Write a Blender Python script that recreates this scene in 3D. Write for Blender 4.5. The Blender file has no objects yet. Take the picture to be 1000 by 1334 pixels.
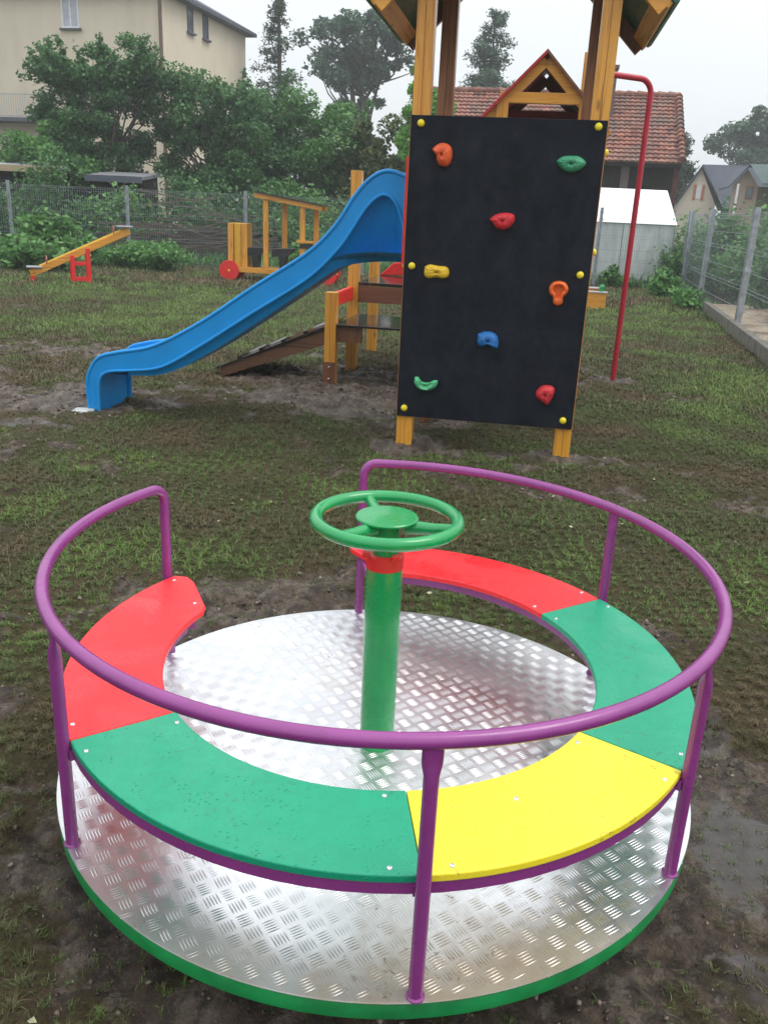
import bpy, math, random
import numpy as np
from mathutils import Vector, Matrix
rnd = random.Random(7)
rng = np.random.default_rng(11)
S = bpy.context.scene
COL = S.collection
PI = math.pi
R = math.radians

# ------------------------------------------------------------------ materials
def newmat(name):
    m = bpy.data.materials.new(name); m.use_nodes = True
    nt = m.node_tree; nt.nodes.clear()
    out = nt.nodes.new('ShaderNodeOutputMaterial')
    b = nt.nodes.new('ShaderNodeBsdfPrincipled')
    nt.links.new(b.outputs[0], out.inputs[0])
    return m, nt, b
def node(nt, t, **kw):
    n = nt.nodes.new(t)
    for k, v in kw.items():
        if k in n.inputs: n.inputs[k].default_value = v
        else: setattr(n, k, v)
    return n
def ramp(nt, fac, stops):
    r = nt.nodes.new('ShaderNodeValToRGB')
    el = r.color_ramp.elements
    el[0].position = stops[0][0]; el[0].color = (*stops[0][1], 1)
    el[1].position = stops[-1][0]; el[1].color = (*stops[-1][1], 1)
    for p, c in stops[1:-1]:
        e = el.new(p); e.color = (*c, 1)
    nt.links.new(fac, r.inputs[0]); return r
def mixc(nt, fac, a, b, mode='MIX'):
    m = nt.nodes.new('ShaderNodeMix'); m.data_type = 'RGBA'; m.blend_type = mode
    for sock, v in ((m.inputs[0], fac), (m.inputs[6], a), (m.inputs[7], b)):
        if hasattr(v, 'links') or isinstance(v, bpy.types.NodeSocket): nt.links.new(v, sock)
        elif isinstance(v, tuple): sock.default_value = (*v, 1)
        else: sock.default_value = v
    return m.outputs[2]
def coords(nt, scale=(1, 1, 1), kind='Object', rot=(0, 0, 0)):
    tc = nt.nodes.new('ShaderNodeTexCoord'); mp = nt.nodes.new('ShaderNodeMapping')
    mp.inputs['Scale'].default_value = scale; mp.inputs['Rotation'].default_value = rot
    nt.links.new(tc.outputs[kind], mp.inputs[0]); return mp.outputs[0]
def noise(nt, vec, scale, detail=4, rough=.55, dist=0):
    n = nt.nodes.new('ShaderNodeTexNoise')
    n.inputs['Scale'].default_value = scale; n.inputs['Detail'].default_value = detail
    n.inputs['Roughness'].default_value = rough; n.inputs['Distortion'].default_value = dist
    nt.links.new(vec, n.inputs['Vector']); return n.outputs[0]
def bump(nt, b, h, strength=.3, dist=.01):
    n = nt.nodes.new('ShaderNodeBump'); n.inputs['Strength'].default_value = strength
    n.inputs['Distance'].default_value = dist
    nt.links.new(h, n.inputs['Height']); nt.links.new(n.outputs[0], b.inputs['Normal'])
def maprange(nt, v, a, b, c, d):
    n = nt.nodes.new('ShaderNodeMapRange')
    n.inputs[1].default_value = a; n.inputs[2].default_value = b; n.inputs[3].default_value = c; n.inputs[4].default_value = d
    nt.links.new(v, n.inputs[0]); return n.outputs[0]

def paint(name, col, rough=.35, var=.12, scale=9, bmp=.05, metallic=0, spec=.5, coat=0, droplets=False):
    m, nt, b = newmat(name)
    v = coords(nt)
    n = noise(nt, v, scale, 5)
    lo = tuple(c * (1 - var) for c in col); hi = tuple(min(1, c * (1 + var)) for c in col)
    nt.links.new(ramp(nt, n, [(.3, lo), (.7, hi)]).outputs[0], b.inputs['Base Color'])
    n2 = noise(nt, v, scale * 3, 3)
    nt.links.new(maprange(nt, n2, .3, .7, rough * .75, min(1, rough * 1.3)), b.inputs['Roughness'])
    b.inputs['Metallic'].default_value = metallic
    b.inputs['Specular IOR Level'].default_value = spec
    b.inputs['Coat Weight'].default_value = coat; b.inputs['Coat Roughness'].default_value = .08
    if droplets:
        vo = node(nt, 'ShaderNodeTexVoronoi', Scale=105.0); nt.links.new(v, vo.inputs['Vector'])
        g = noise(nt, v, 22, 3)
        d = maprange(nt, vo.outputs['Distance'], .0, .28, 1, 0)
        mk = maprange(nt, g, .52, .6, 0, 1)
        mul = node(nt, 'ShaderNodeMath', operation='MULTIPLY'); nt.links.new(d, mul.inputs[0]); nt.links.new(mk, mul.inputs[1])
        fine = node(nt, 'ShaderNodeMath', operation='MULTIPLY_ADD'); nt.links.new(noise(nt, v, 260, 2), fine.inputs[0])
        fine.inputs[1].default_value = .35; nt.links.new(mul.outputs[0], fine.inputs[2])
        bump(nt, b, fine.outputs[0], .8, .0028)
        wetn = noise(nt, v, 4.2, 5, .6, .8)
        nt.links.new(maprange(nt, wetn, .44, .6, .46, .16), b.inputs['Roughness'])
        sc = noise(nt, coords(nt, (1, 1, 1)), 48, 6, .75, 1.5); sc2 = noise(nt, v, 6.5, 3)
        mm_ = node(nt, 'ShaderNodeMath', operation='MULTIPLY'); nt.links.new(maprange(nt, sc, .57, .63, 0, 1), mm_.inputs[0]); nt.links.new(maprange(nt, sc2, .46, .6, 0, .85), mm_.inputs[1])
        cc = [l for l in nt.links if l.to_socket == b.inputs['Base Color']][0].from_socket
        nt.links.new(mixc(nt, mm_.outputs[0], cc, tuple(x * .35 + .03 for x in col)), b.inputs['Base Color'])
    elif bmp: bump(nt, b, noise(nt, v, scale * 12, 3), bmp, .003)
    return m

def wood(name, axis='z', dark=1.0, a=(.72, .335, .04), c=(.54, .20, .016)):
    m, nt, b = newmat(name)
    sc = {'x': (1.2, 26, 26), 'y': (26, 1.2, 26), 'z': (26, 26, 1.2)}[axis]
    v = coords(nt, sc)
    n = noise(nt, v, 1.6, 6, .6, 1.2)
    big = noise(nt, coords(nt, tuple(s * .12 for s in sc)), 2.2, 3)
    k = dark
    A = tuple(x * k for x in a); Cc = tuple(x * k for x in c)
    r1 = ramp(nt, n, [(.32, tuple(x * .72 for x in Cc)), (.5, A), (.74, tuple(x * 1.12 for x in A))])
    col = mixc(nt, maprange(nt, big, .35, .7, 0, .5), r1.outputs[0], Cc)
    kn = node(nt, 'ShaderNodeTexVoronoi', Scale=1.0)
    nt.links.new(coords(nt, {'x': (3, 9, 9), 'y': (9, 3, 9), 'z': (9, 9, 3)}[axis]), kn.inputs['Vector'])
    col = mixc(nt, maprange(nt, kn.outputs['Distance'], .05, .12, .7, 0), col, (.16 * k, .05 * k, .01 * k))
    nt.links.new(col, b.inputs['Base Color'])
    b.inputs['Roughness'].default_value = .38; b.inputs['Coat Weight'].default_value = .25; b.inputs['Coat Roughness'].default_value = .2
    bump(nt, b, n, .25, .004)
    return m

WZ = wood('pine_vertical', 'z'); WX = wood('pine_along', 'x'); WY = wood('pine_deep', 'y')
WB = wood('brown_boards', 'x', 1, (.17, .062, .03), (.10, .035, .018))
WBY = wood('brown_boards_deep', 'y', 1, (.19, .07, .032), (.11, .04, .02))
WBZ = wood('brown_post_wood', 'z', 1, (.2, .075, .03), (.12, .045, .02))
M_green = paint('green_enamel', (.004, .27, .07), .26, .1, coat=.35)
M_rimgreen = paint('rim_green', (.006, .20, .05), .4, .25, 14)
M_seatgreen = paint('green_plastic_board', (.005, .29, .155), .34, .05, 30, droplets=True)
M_seatred = paint('red_plastic_board', (.86, .02, .026), .3, .05, 30, droplets=True)
M_seatyel = paint('yellow_plastic_board', (.87, .71, .03), .36, .04, 30, droplets=True)
M_purple = paint('purple_enamel', (.235, .036, .20), .33, .12, 12, bmp=0, coat=.3)
M_dred = paint('dark_red_board', (.20, .018, .02), .5, .2)
M_red = paint('red_enamel', (.66, .022, .022), .35, .1)
M_redp = paint('red_board', (.70, .02, .02), .35, .1)
M_pole = paint('crimson_pole', (.40, .009, .028), .35, .1)
M_blue = paint('blue_polyethylene', (.005, .265, .66), .36, .07, 6, spec=.4)
M_blued = M_blue
M_zinc = paint('galvanised_steel', (.34, .37, .40), .45, .25, 12, metallic=.55)
M_bolt = paint('bright_bolt', (.75, .75, .77), .25, .1, 60, metallic=.9)
M_wire = paint('galvanised_wire', (.27, .30, .32), .5, .15, 8, metallic=.3)
M_black = paint('dark_underside', (.012, .012, .012), .7)
M_cap = paint('yellow_cap', (.83, .66, .02), .35, .05)
M_board = paint('black_board', (.006, .008, .014), .6, .3, 3, bmp=0, spec=.16)
def tweak_board():
    nt = M_board.node_tree; b = [n for n in nt.nodes if n.type == 'BSDF_PRINCIPLED'][0]
    v = coords(nt); vo = node(nt, 'ShaderNodeTexVoronoi', Scale=170.0); nt.links.new(v, vo.inputs['Vector'])
    bump(nt, b, vo.outputs['Distance'], .35, .002)
    st = noise(nt, coords(nt, (2, 1, 1.4)), 3.5, 7, .7, .4)
    nt.links.new(ramp(nt, st, [(.4, (.005, .007, .012)), (.62, (.012, .015, .023)), (.78, (.026, .029, .038))]).outputs[0], b.inputs['Base Color'])
tweak_board()
M_ply = paint('wet_black_plywood', (.02, .014, .013), .12, .3, 5, coat=.3)

def mat_metal():
    m, nt, b = newmat('tread_aluminium')
    v = coords(nt)
    n = noise(nt, v, 5, 5, .6)
    c = ramp(nt, n, [(.3, (.66, .66, .67)), (.6, (.76, .76, .77))])
    # brown mud film carried on by shoes, on the side towards the path
    n2 = noise(nt, v, 3.2, 5, .65, .6)
    sx = node(nt, 'ShaderNodeSeparateXYZ'); nt.links.new(v, sx.inputs[0])
    g = maprange(nt, sx.outputs['Y'], -.45, -.75, 0, .35)
    add = node(nt, 'ShaderNodeMath', operation='ADD'); nt.links.new(n2, add.inputs[0]); nt.links.new(g, add.inputs[1])
    dirt = maprange(nt, add.outputs[0], .56, .9, 0, .8)
    col = mixc(nt, dirt, c.outputs[0], (.36, .28, .19))
    sp = noise(nt, v, 55, 5, .7); sp2 = noise(nt, v, 4.5, 4, .6)
    spm = node(nt, 'ShaderNodeMath', operation='MULTIPLY'); nt.links.new(maprange(nt, sp, .60, .66, 0, 1), spm.inputs[0]); nt.links.new(maprange(nt, sp2, .5, .62, 0, .8), spm.inputs[1])
    col = mixc(nt, spm.outputs[0], col, (.17, .12, .085))
    nt.links.new(col, b.inputs['Base Color'])
    dm = node(nt, 'ShaderNodeMath', operation='MAXIMUM'); nt.links.new(dirt, dm.inputs[0]); nt.links.new(spm.outputs[0], dm.inputs[1])
    nt.links.new(maprange(nt, dm.outputs[0], 0, 1, .92, .35), b.inputs['Metallic'])
    wet = noise(nt, v, 7, 4, .6, .5)
    nt.links.new(maprange(nt, wet, .35, .65, .26, .38), b.inputs['Roughness'])
    bump(nt, b, noise(nt, v, 240, 2), .12, .001)
    return m
M_alu = mat_metal()

def leafmat(name, c1, c2, c3, trans=.25, rough=.55):
    m, nt, b = newmat(name)
    g = nt.nodes.new('ShaderNodeNewGeometry')
    r = ramp(nt, g.outputs['Random Per Island'], [(0, c1), (.5, c2), (1, c3)])
    n = noise(nt, coords(nt), .9, 3)
    col = mixc(nt, maprange(nt, n, .35, .65, 0, .55), r.outputs[0], c1)
    nt.links.new(col, b.inputs['Base Color']); b.inputs['Roughness'].default_value = rough
    b.inputs['Specular IOR Level'].default_value = .35
    tr = nt.nodes.new('ShaderNodeBsdfTranslucent'); nt.links.new(col, tr.inputs[0])
    mx = nt.nodes.new('ShaderNodeMixShader'); mx.inputs[0].default_value = trans
    out = [x for x in nt.nodes if x.type == 'OUTPUT_MATERIAL'][0]
    nt.links.new(b.outputs[0], mx.inputs[1]); nt.links.new(tr.outputs[0], mx.inputs[2]); nt.links.new(mx.outputs[0], out.inputs[0])
    return m
L_dark = leafmat('leaves_dark', (0.049, 0.117, 0.043), (0.085, 0.209, 0.066), (0.16, 0.326, 0.108), .35)
L_mid = leafmat('leaves_mid', (0.066, 0.164, 0.049), (0.122, 0.281, 0.078), (0.226, 0.435, 0.127), .35)
L_bright = leafmat('leaves_bright', (0.102, 0.246, 0.043), (0.174, 0.406, 0.072), (0.275, 0.551, 0.116), .35)
L_olive = leafmat('leaves_olive', (0.066, 0.1, 0.035), (0.113, 0.164, 0.051), (0.189, 0.217, 0.078), .35)
L_grey = leafmat('leaves_far', (0.042, 0.09, 0.058), (0.075, 0.145, 0.088), (0.133, 0.217, 0.127), .35)
L_con = leafmat('needles', (0.029, 0.064, 0.039), (0.056, 0.1, 0.058), (0.094, 0.145, 0.078), .35)
def bark():
    m, nt, b = newmat('bark'); v = coords(nt, (6, 6, 1.5)); n = noise(nt, v, 3, 6)
    nt.links.new(ramp(nt, n, [(.3, (.03, .024, .018)), (.7, (.10, .08, .06))]).outputs[0], b.inputs['Base Color'])
    b.inputs['Roughness'].default_value = .9; bump(nt, b, n, .6, .03); return m
M_bark = bark()

# ------------------------------------------------------------------ mesh building
class MB:
    def __init__(s): s.v = []; s.f = []
    def add(s, vs, fs):
        o = len(s.v); s.v += [tuple(v) for v in vs]; s.f += [tuple(i + o for i in f) for f in fs]
    def box(s, x0, x1, y0, y1, z0, z1):
        s.add([(x0, y0, z0), (x1, y0, z0), (x1, y1, z0), (x0, y1, z0), (x0, y0, z1), (x1, y0, z1), (x1, y1, z1), (x0, y1, z1)],
              [(0, 3, 2, 1), (4, 5, 6, 7), (0, 1, 5, 4), (1, 2, 6, 5), (2, 3, 7, 6), (3, 0, 4, 7)])
    def beam(s, p, q, w, h, up=(0, 0, 1)):
        p, q = Vector(p), Vector(q); d = (q - p).normalized(); u = Vector(up)
        sd = d.cross(u)
        if sd.length < 1e-4: sd = d.cross(Vector((0, 1, 0)))
        sd.normalize(); u = sd.cross(d).normalized(); vs = []
        for c in (p, q):
            for a, b in ((-1, -1), (1, -1), (1, 1), (-1, 1)): vs.append(c + sd * a * w / 2 + u * b * h / 2)
        s.add(vs, [(0, 1, 2, 3), (7, 6, 5, 4), (0, 4, 5, 1), (1, 5, 6, 2), (2, 6, 7, 3), (3, 7, 4, 0)])
    def tube(s, pts, r, n=12, cap=True, closed=False):
        pts = [Vector(p) for p in pts]; N = len(pts); rs = r if isinstance(r, (list, tuple)) else [r] * N
        ref = None; rings = []
        for i, p in enumerate(pts):
            if closed: t = pts[(i + 1) % N] - pts[i - 1]
            else: t = pts[min(i + 1, N - 1)] - pts[max(i - 1, 0)]
            t.normalize()
            if ref is None:
                ref = Vector((0, 0, 1)) if abs(t.z) < .9 else Vector((1, 0, 0))
            ref = (ref - t * ref.dot(t)).normalized(); b = t.cross(ref)
            rings.append([p + (ref * math.cos(2 * PI * k / n) + b * math.sin(2 * PI * k / n)) * rs[i] for k in range(n)])
        vs = [v for rg in rings for v in rg]; fs = []
        for i in range(N if closed else N - 1):
            j = (i + 1) % N
            for k in range(n): fs.append((i * n + k, i * n + (k + 1) % n, j * n + (k + 1) % n, j * n + k))
        if cap and not closed: fs += [tuple(range(n))[::-1], tuple(range((N - 1) * n, N * n))]
        s.add(vs, fs)
    def lathe(s, prof, n=32, c=(0, 0, 0)):   # prof (r,z)
        vs = []; fs = []
        for r, z in prof:
            for k in range(n): vs.append((c[0] + r * math.cos(2 * PI * k / n), c[1] + r * math.sin(2 * PI * k / n), c[2] + z))
        for i in range(len(prof) - 1):
            for k in range(n): fs.append((i * n + k, i * n + (k + 1) % n, (i + 1) * n + (k + 1) % n, (i + 1) * n + k))
        fs += [tuple(range(n))[::-1], tuple(range((len(prof) - 1) * n, len(prof) * n))]
        s.add(vs, fs)
    def prism(s, poly, a0, a1, axis='y'):     # poly of (x,z) extruded along y (or (y,z) along x, (x,y) along z)
        n = len(poly)
        def P(p, a): return {'y': (p[0], a, p[1]), 'x': (a, p[0], p[1]), 'z': (p[0], p[1], a)}[axis]
        vs = [P(p, a0) for p in poly] + [P(p, a1) for p in poly]
        s.add(vs, [tuple(range(n)), tuple(range(n, 2 * n))[::-1]] + [(i, i + n, (i + 1) % n + n, (i + 1) % n) for i in range(n)])
    def build(s, name, mat, parent=None, smooth=False, bevel=0, **props):
        me = bpy.data.meshes.new(name); me.from_pydata(s.v, [], s.f); me.update()
        o = bpy.data.objects.new(name, me); COL.objects.link(o); o.parent = parent
        if mat: me.materials.append(mat)
        import bmesh as bm_
        b = bm_.new(); b.from_mesh(me); bm_.ops.recalc_face_normals(b, faces=b.faces); b.to_mesh(me); b.free()
        if smooth:
            me.polygons.foreach_set('use_smooth', [True] * len(me.polygons))
            me.set_sharp_from_angle(angle=R(42))
        if bevel:
            md = o.modifiers.new('edge', 'BEVEL'); md.width = bevel; md.segments = 2; md.limit_method = 'ANGLE'; md.angle_limit = R(40)
        for k, v in props.items(): o[k] = v
        return o

def quads(name, V, mat, parent=None, faces=None, smooth=False):
    """V (n,4,3) numpy -> separate quads, one mesh."""
    n = len(V); me = bpy.data.meshes.new(name)
    me.vertices.add(n * 4); me.vertices.foreach_set('co', V.reshape(-1).astype(np.float32))
    me.loops.add(n * 4); me.loops.foreach_set('vertex_index', np.arange(n * 4, dtype=np.int32))
    me.polygons.add(n); me.polygons.foreach_set('loop_start', np.arange(0, n * 4, 4, dtype=np.int32))
    me.update(calc_edges=True)
    o = bpy.data.objects.new(name, me); COL.objects.link(o); o.parent = parent; me.materials.append(mat)
    return o
def rawmesh(name, V, F, mat, parent=None, smooth=True):
    me = bpy.data.meshes.new(name); me.vertices.add(len(V)); me.vertices.foreach_set('co', V.reshape(-1).astype(np.float32))
    k = F.shape[1]
    me.loops.add(F.size); me.loops.foreach_set('vertex_index', F.reshape(-1).astype(np.int32))
    me.polygons.add(len(F)); me.polygons.foreach_set('loop_start', np.arange(0, F.size, k, dtype=np.int32))
    me.update(calc_edges=True); me.polygons.foreach_set('use_smooth', [smooth] * len(F))
    o = bpy.data.objects.new(name, me); COL.objects.link(o); o.parent = parent; me.materials.append(mat); return o
def thing(name, label, cat, loc=(0, 0, 0), rz=0, group=None):
    o = bpy.data.objects.new(name, None); COL.objects.link(o); o.location = loc; o.rotation_euler = (0, 0, rz)
    o.empty_display_size = .1
    o['label'] = label; o['category'] = cat
    if group: o['group'] = group
    return o
def tag(o, label, cat, group=None):
    o['label'] = label; o['category'] = cat
    if group: o['group'] = group
    return o
def catmull(pts, m=5):
    P = [np.array(p, float) for p in pts]; out = []
    for i in range(len(P) - 1):
        a = P[i - 1] if i else 2 * P[0] - P[1]; b, c = P[i], P[i + 1]; d = P[i + 2] if i + 2 < len(P) else 2 * P[-1] - P[-2]
        for k in range(m):
            t = k / m
            out.append(tuple(.5 * (2 * b + (c - a) * t + (2 * a - 5 * b + 4 * c - d) * t * t + (3 * b - a - 3 * c + d) * t ** 3)))
    out.append(tuple(P[-1])); return out

# value noise in numpy (ground relief and grass cover)
_T = rng.random((256, 256))
def vn(x, y):
    xi = np.floor(x).astype(int); yi = np.floor(y).astype(int); fx = x - xi; fy = y - yi
    fx = fx * fx * (3 - 2 * fx); fy = fy * fy * (3 - 2 * fy)
    a = _T[xi % 256, yi % 256]; b = _T[(xi + 1) % 256, yi % 256]; c = _T[xi % 256, (yi + 1) % 256]; d = _T[(xi + 1) % 256, (yi + 1) % 256]
    return a * (1 - fx) * (1 - fy) + b * fx * (1 - fy) + c * (1 - fx) * fy + d * fx * fy
def fbm(x, y, o=4):
    s = 0; a = .5; t = 0
    for k in range(o): s = s + a * vn(x * 2 ** k + 17 * k, y * 2 ** k + 31 * k); t += a; a *= .55
    return s / t
MUD_AND_FOOT_SHADE = [(-2.6, 6.3, 1.0, .6, .24), (-2.0, 4.9, .8, .35, .10), (-.2, 6.7, 1.2, .5, .28), (.6, 5.3, .9, .2, .16), (-1.5, 7.4, .9, .5, .16), (-3.6, 8.5, 1.0, .6, .16),
       (.95, 1.72, .26, .40, .50), (-.5, 3.0, .4, .3, .28), (.9, 2.9, .3, .3, .10), (.05, 1.85, .70, .70, .4), (.6, 4.5, .7, .3, .12), (-.3, 7.6, .8, .8, .26), (1.9, 5.2, .5, .3, .14), (.10, 5.44, .17, .12, .7), (1.10, 5.28, .17, .12, .7), (-.57, 7.4, .2, .15, .5), (2.11, 8.2, .2, .15, .4)]  # tight spots at post and pole feet: mud standing in for contact shade
LUSH = [(-2.8, 12.3, 2.0, 2.2, .28), (2.4, 6.3, .8, .8, .2), (3.4, 8.6, .9, 2.0, .3), (2.4, 11.3, 1.5, 1.5, .2), (-1.2, 4.0, .6, .6, .16), (3.6, 13.5, 2, 2, .28), (-1.3, 3.3, .3, .6, .12),
        (-6, 15, 3, 2, .2), (1.4, 3.6, .5, .6, .15), (-.95, 2.2, .2, .5, .05), (-3.5, 10.5, 1.5, 1, .12), (1.3, 1.3, .3, .3, .2)]
def cover(x, y):
    c = fbm(x * 3.6, y * 3.6, 5) * .62 + fbm(x * 1.2 + 9, y * 1.2 + 4, 3) * .52 + (fbm(x * 14, y * 14, 3) - .5) * .30 - .08
    for a, b, sx, sy, w in MUD_AND_FOOT_SHADE: c = c - w * np.exp(-((x - a) / sx) ** 2 - ((y - b) / sy) ** 2)
    for a, b, sx, sy, w in LUSH: c = c + w * np.exp(-((x - a) / sx) ** 2 - ((y - b) / sy) ** 2)
    c = c + np.clip((y - 9) * .03, 0, .2)
    return np.clip((c - .27) / .28, 0, 1)
def height(x, y):
    h = (fbm(x * 2.2, y * 2.2, 3) - .5) * .035
    k = 1 - cover(x, y)
    cl = fbm(x * 9, y * 9, 4)
    rg = 1 - np.abs(2 * fbm(x * 6 + 40, y * 6 + 11, 4) - 1)
    cz = fbm(x * 4.2 + 3, y * 5.5 + 8, 4)
    h = h + k * ((cz - .5) * .12 + (cl - .5) * .055 + (rg - .8) * .05 + (fbm(x * 31, y * 31, 2) - .5) * .022)
    far = np.clip((18 - y) / 6, 0, 1)
    h = h * far
    # level pool in the mud beside the carousel
    d = np.exp(-((x - .93) / .22) ** 2 - ((y - 1.72) / .33) ** 2)
    h = h * (1 - np.clip(d * 1.2, 0, 1)) - .006 * np.clip(d * 1.2, 0, 1)
    return h

def ax(parts):
    out = []
    for a, b, st in parts: out.append(np.arange(a, b, st))
    return np.concatenate(out)
gx = ax([(-400, -60, 40), (-60, -12, 6), (-12, -5, .5), (-5, -2.2, .05), (-2.2, 2.6, .02), (2.6, 6, .05), (6, 14, .6), (14, 60, 6), (60, 401, 40)])
gy = ax([(-60, -4, 6), (-4, .5, .3), (.5, 4.5, .02), (4.5, 9, .035), (9, 14, .07), (14, 22, .25), (22, 60, 4), (60, 640, 40)])
GX, GY = np.meshgrid(gx, gy)
GZ = height(GX, GY)
V = np.stack([GX, GY, GZ], -1).reshape(-1, 3)
ni, nj = len(gy), len(gx)
I = np.arange(ni * nj).reshape(ni, nj)
F = np.stack([I[:-1, :-1], I[:-1, 1:], I[1:, 1:], I[1:, :-1]], -1).reshape(-1, 4)
def mat_ground():
    m, nt, b = newmat('muddy_turf')
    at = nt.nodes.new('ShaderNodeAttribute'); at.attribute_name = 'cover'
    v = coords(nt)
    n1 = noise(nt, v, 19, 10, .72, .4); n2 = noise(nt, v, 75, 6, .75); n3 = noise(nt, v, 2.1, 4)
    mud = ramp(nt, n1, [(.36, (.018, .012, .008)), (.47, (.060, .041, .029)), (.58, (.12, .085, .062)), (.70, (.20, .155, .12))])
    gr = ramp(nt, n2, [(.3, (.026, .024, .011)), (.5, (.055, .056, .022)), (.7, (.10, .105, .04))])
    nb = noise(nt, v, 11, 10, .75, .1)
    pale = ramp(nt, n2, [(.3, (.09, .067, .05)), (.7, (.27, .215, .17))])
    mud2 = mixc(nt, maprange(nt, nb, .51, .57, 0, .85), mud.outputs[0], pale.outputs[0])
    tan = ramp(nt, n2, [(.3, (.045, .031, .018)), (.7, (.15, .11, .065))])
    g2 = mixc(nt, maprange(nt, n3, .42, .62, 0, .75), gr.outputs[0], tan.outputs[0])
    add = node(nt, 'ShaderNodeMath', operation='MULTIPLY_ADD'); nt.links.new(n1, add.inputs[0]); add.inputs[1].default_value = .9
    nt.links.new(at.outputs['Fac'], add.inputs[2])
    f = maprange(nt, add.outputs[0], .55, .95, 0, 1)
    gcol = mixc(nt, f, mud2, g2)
    w = maprange(nt, add.outputs[0], .35, .75, .34, .88)
    wa = nt.nodes.new('ShaderNodeAttribute'); wa.attribute_name = 'wet'
    wn = node(nt, 'ShaderNodeMath', operation='MULTIPLY_ADD'); nt.links.new(noise(nt, v, 7, 5), wn.inputs[0]); wn.inputs[1].default_value = .9; nt.links.new(wa.outputs['Fac'], wn.inputs[2])
    wf = maprange(nt, wn.outputs[0], .80, .95, 0, 1)
    wm = nt.nodes.new('ShaderNodeMix'); nt.links.new(wf, wm.inputs[0]); nt.links.new(w, wm.inputs[2]); wm.inputs[3].default_value = .06
    nt.links.new(wm.outputs[0], b.inputs['Roughness'])
    sp = maprange(nt, add.outputs[0], .35, .75, .6, .12); nt.links.new(sp, b.inputs['Specular IOR Level'])
    nt.links.new(mixc(nt, wf, gcol, (.035, .026, .02)), b.inputs['Base Color'])
    hh = mixc(nt, .5, n1, n2)
    bn = nt.nodes.new('ShaderNodeBump'); bn.inputs['Distance'].default_value = .04; nt.links.new(hh, bn.inputs['Height'])
    nt.links.new(maprange(nt, wf, 0, 1, 1, .06), bn.inputs['Strength']); nt.links.new(bn.outputs[0], b.inputs['Normal'])
    return m
ground = rawmesh('ground', V, F, mat_ground())
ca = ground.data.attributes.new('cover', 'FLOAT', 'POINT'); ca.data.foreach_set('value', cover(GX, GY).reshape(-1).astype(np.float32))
POOLS = [(.93, 1.72, .22, .34), (1.0, 2.25, .12, .16), (.80, 1.35, .12, .14), (.15, 6.35, .35, .10), (-2.3, 5.55, .35, .10)]
wv = np.zeros_like(GX)
for a, b_, sx, sy in POOLS: wv = np.maximum(wv, np.exp(-((GX - a) / sx) ** 2 - ((GY - b_) / sy) ** 2))
wa_ = ground.data.attributes.new('wet', 'FLOAT', 'POINT'); wa_.data.foreach_set('value', (wv * .62).reshape(-1).astype(np.float32))
ground['kind'] = 'structure'
def clods():
    g = np.random.default_rng(77); n = 34000
    r = .8 + 10 * g.random(n) ** .8; a = (g.random(n) - .5) * 1.24; x = r * np.sin(a); y = r * np.cos(a)
    # clods gather in clumps
    k = (g.random(n) < (1 - cover(x, y)) ** 1.5 * .9 + .03) & (fbm(x * 5 + 2, y * 5 + 9, 3) > .47)
    k &= ~((np.hypot(x - .0074, y - 1.838) < .5) | (x > 4.0 + .2117 * (y - 9.445)))
    for a_, b_, sx, sy in POOLS[:1]: k &= ((x - a_) / sx) ** 2 + ((y - b_) / sy) ** 2 > .8
    x, y, r = x[k], y[k], r[k]; n = len(x); z = height(x, y)
    sz = (g.random(n) ** 2.2 * .011 + .0025) * (.55 + r * .16)
    D = g.normal(size=(n, 6, 3)) * .22; O = np.array([(1, 0, 0), (-1, 0, 0), (0, 1, 0), (0, -1, 0), (0, 0, .7), (0, 0, -.5)])
    th = g.random(n) * 6.28; c, s_ = np.cos(th)[:, None], np.sin(th)[:, None]
    Q = (O[None] + D) * sz[:, None, None]; X = Q[..., 0] * c - Q[..., 1] * s_; Y = Q[..., 0] * s_ + Q[..., 1] * c
    V = np.stack([X + x[:, None], Y + y[:, None], Q[..., 2] + z[:, None]], -1).reshape(-1, 3)
    F = np.array([(0, 2, 4), (2, 1, 4), (1, 3, 4), (3, 0, 4), (2, 0, 5), (1, 2, 5), (3, 1, 5), (0, 3, 5)])
    F = (F[None] + (np.arange(n) * 6)[:, None, None]).reshape(-1, 3)
    m, nt, b = newmat('mud_crumbs'); gg = nt.nodes.new('ShaderNodeNewGeometry')
    nt.links.new(ramp(nt, gg.outputs['Random Per Island'], [(0, (.03, .02, .014)), (.55, (.085, .060, .044)), (.85, (.15, .11, .085)), (1, (.26, .21, .17))]).outputs[0], b.inputs['Base Color'])
    b.inputs['Roughness'].default_value = .5
    o = rawmesh('mud_clods', V, F, m); o['kind'] = 'stuff'; o['label'] = 'crumbs and clods of wet churned mud'; o['category'] = 'mud'
clods()

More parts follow.
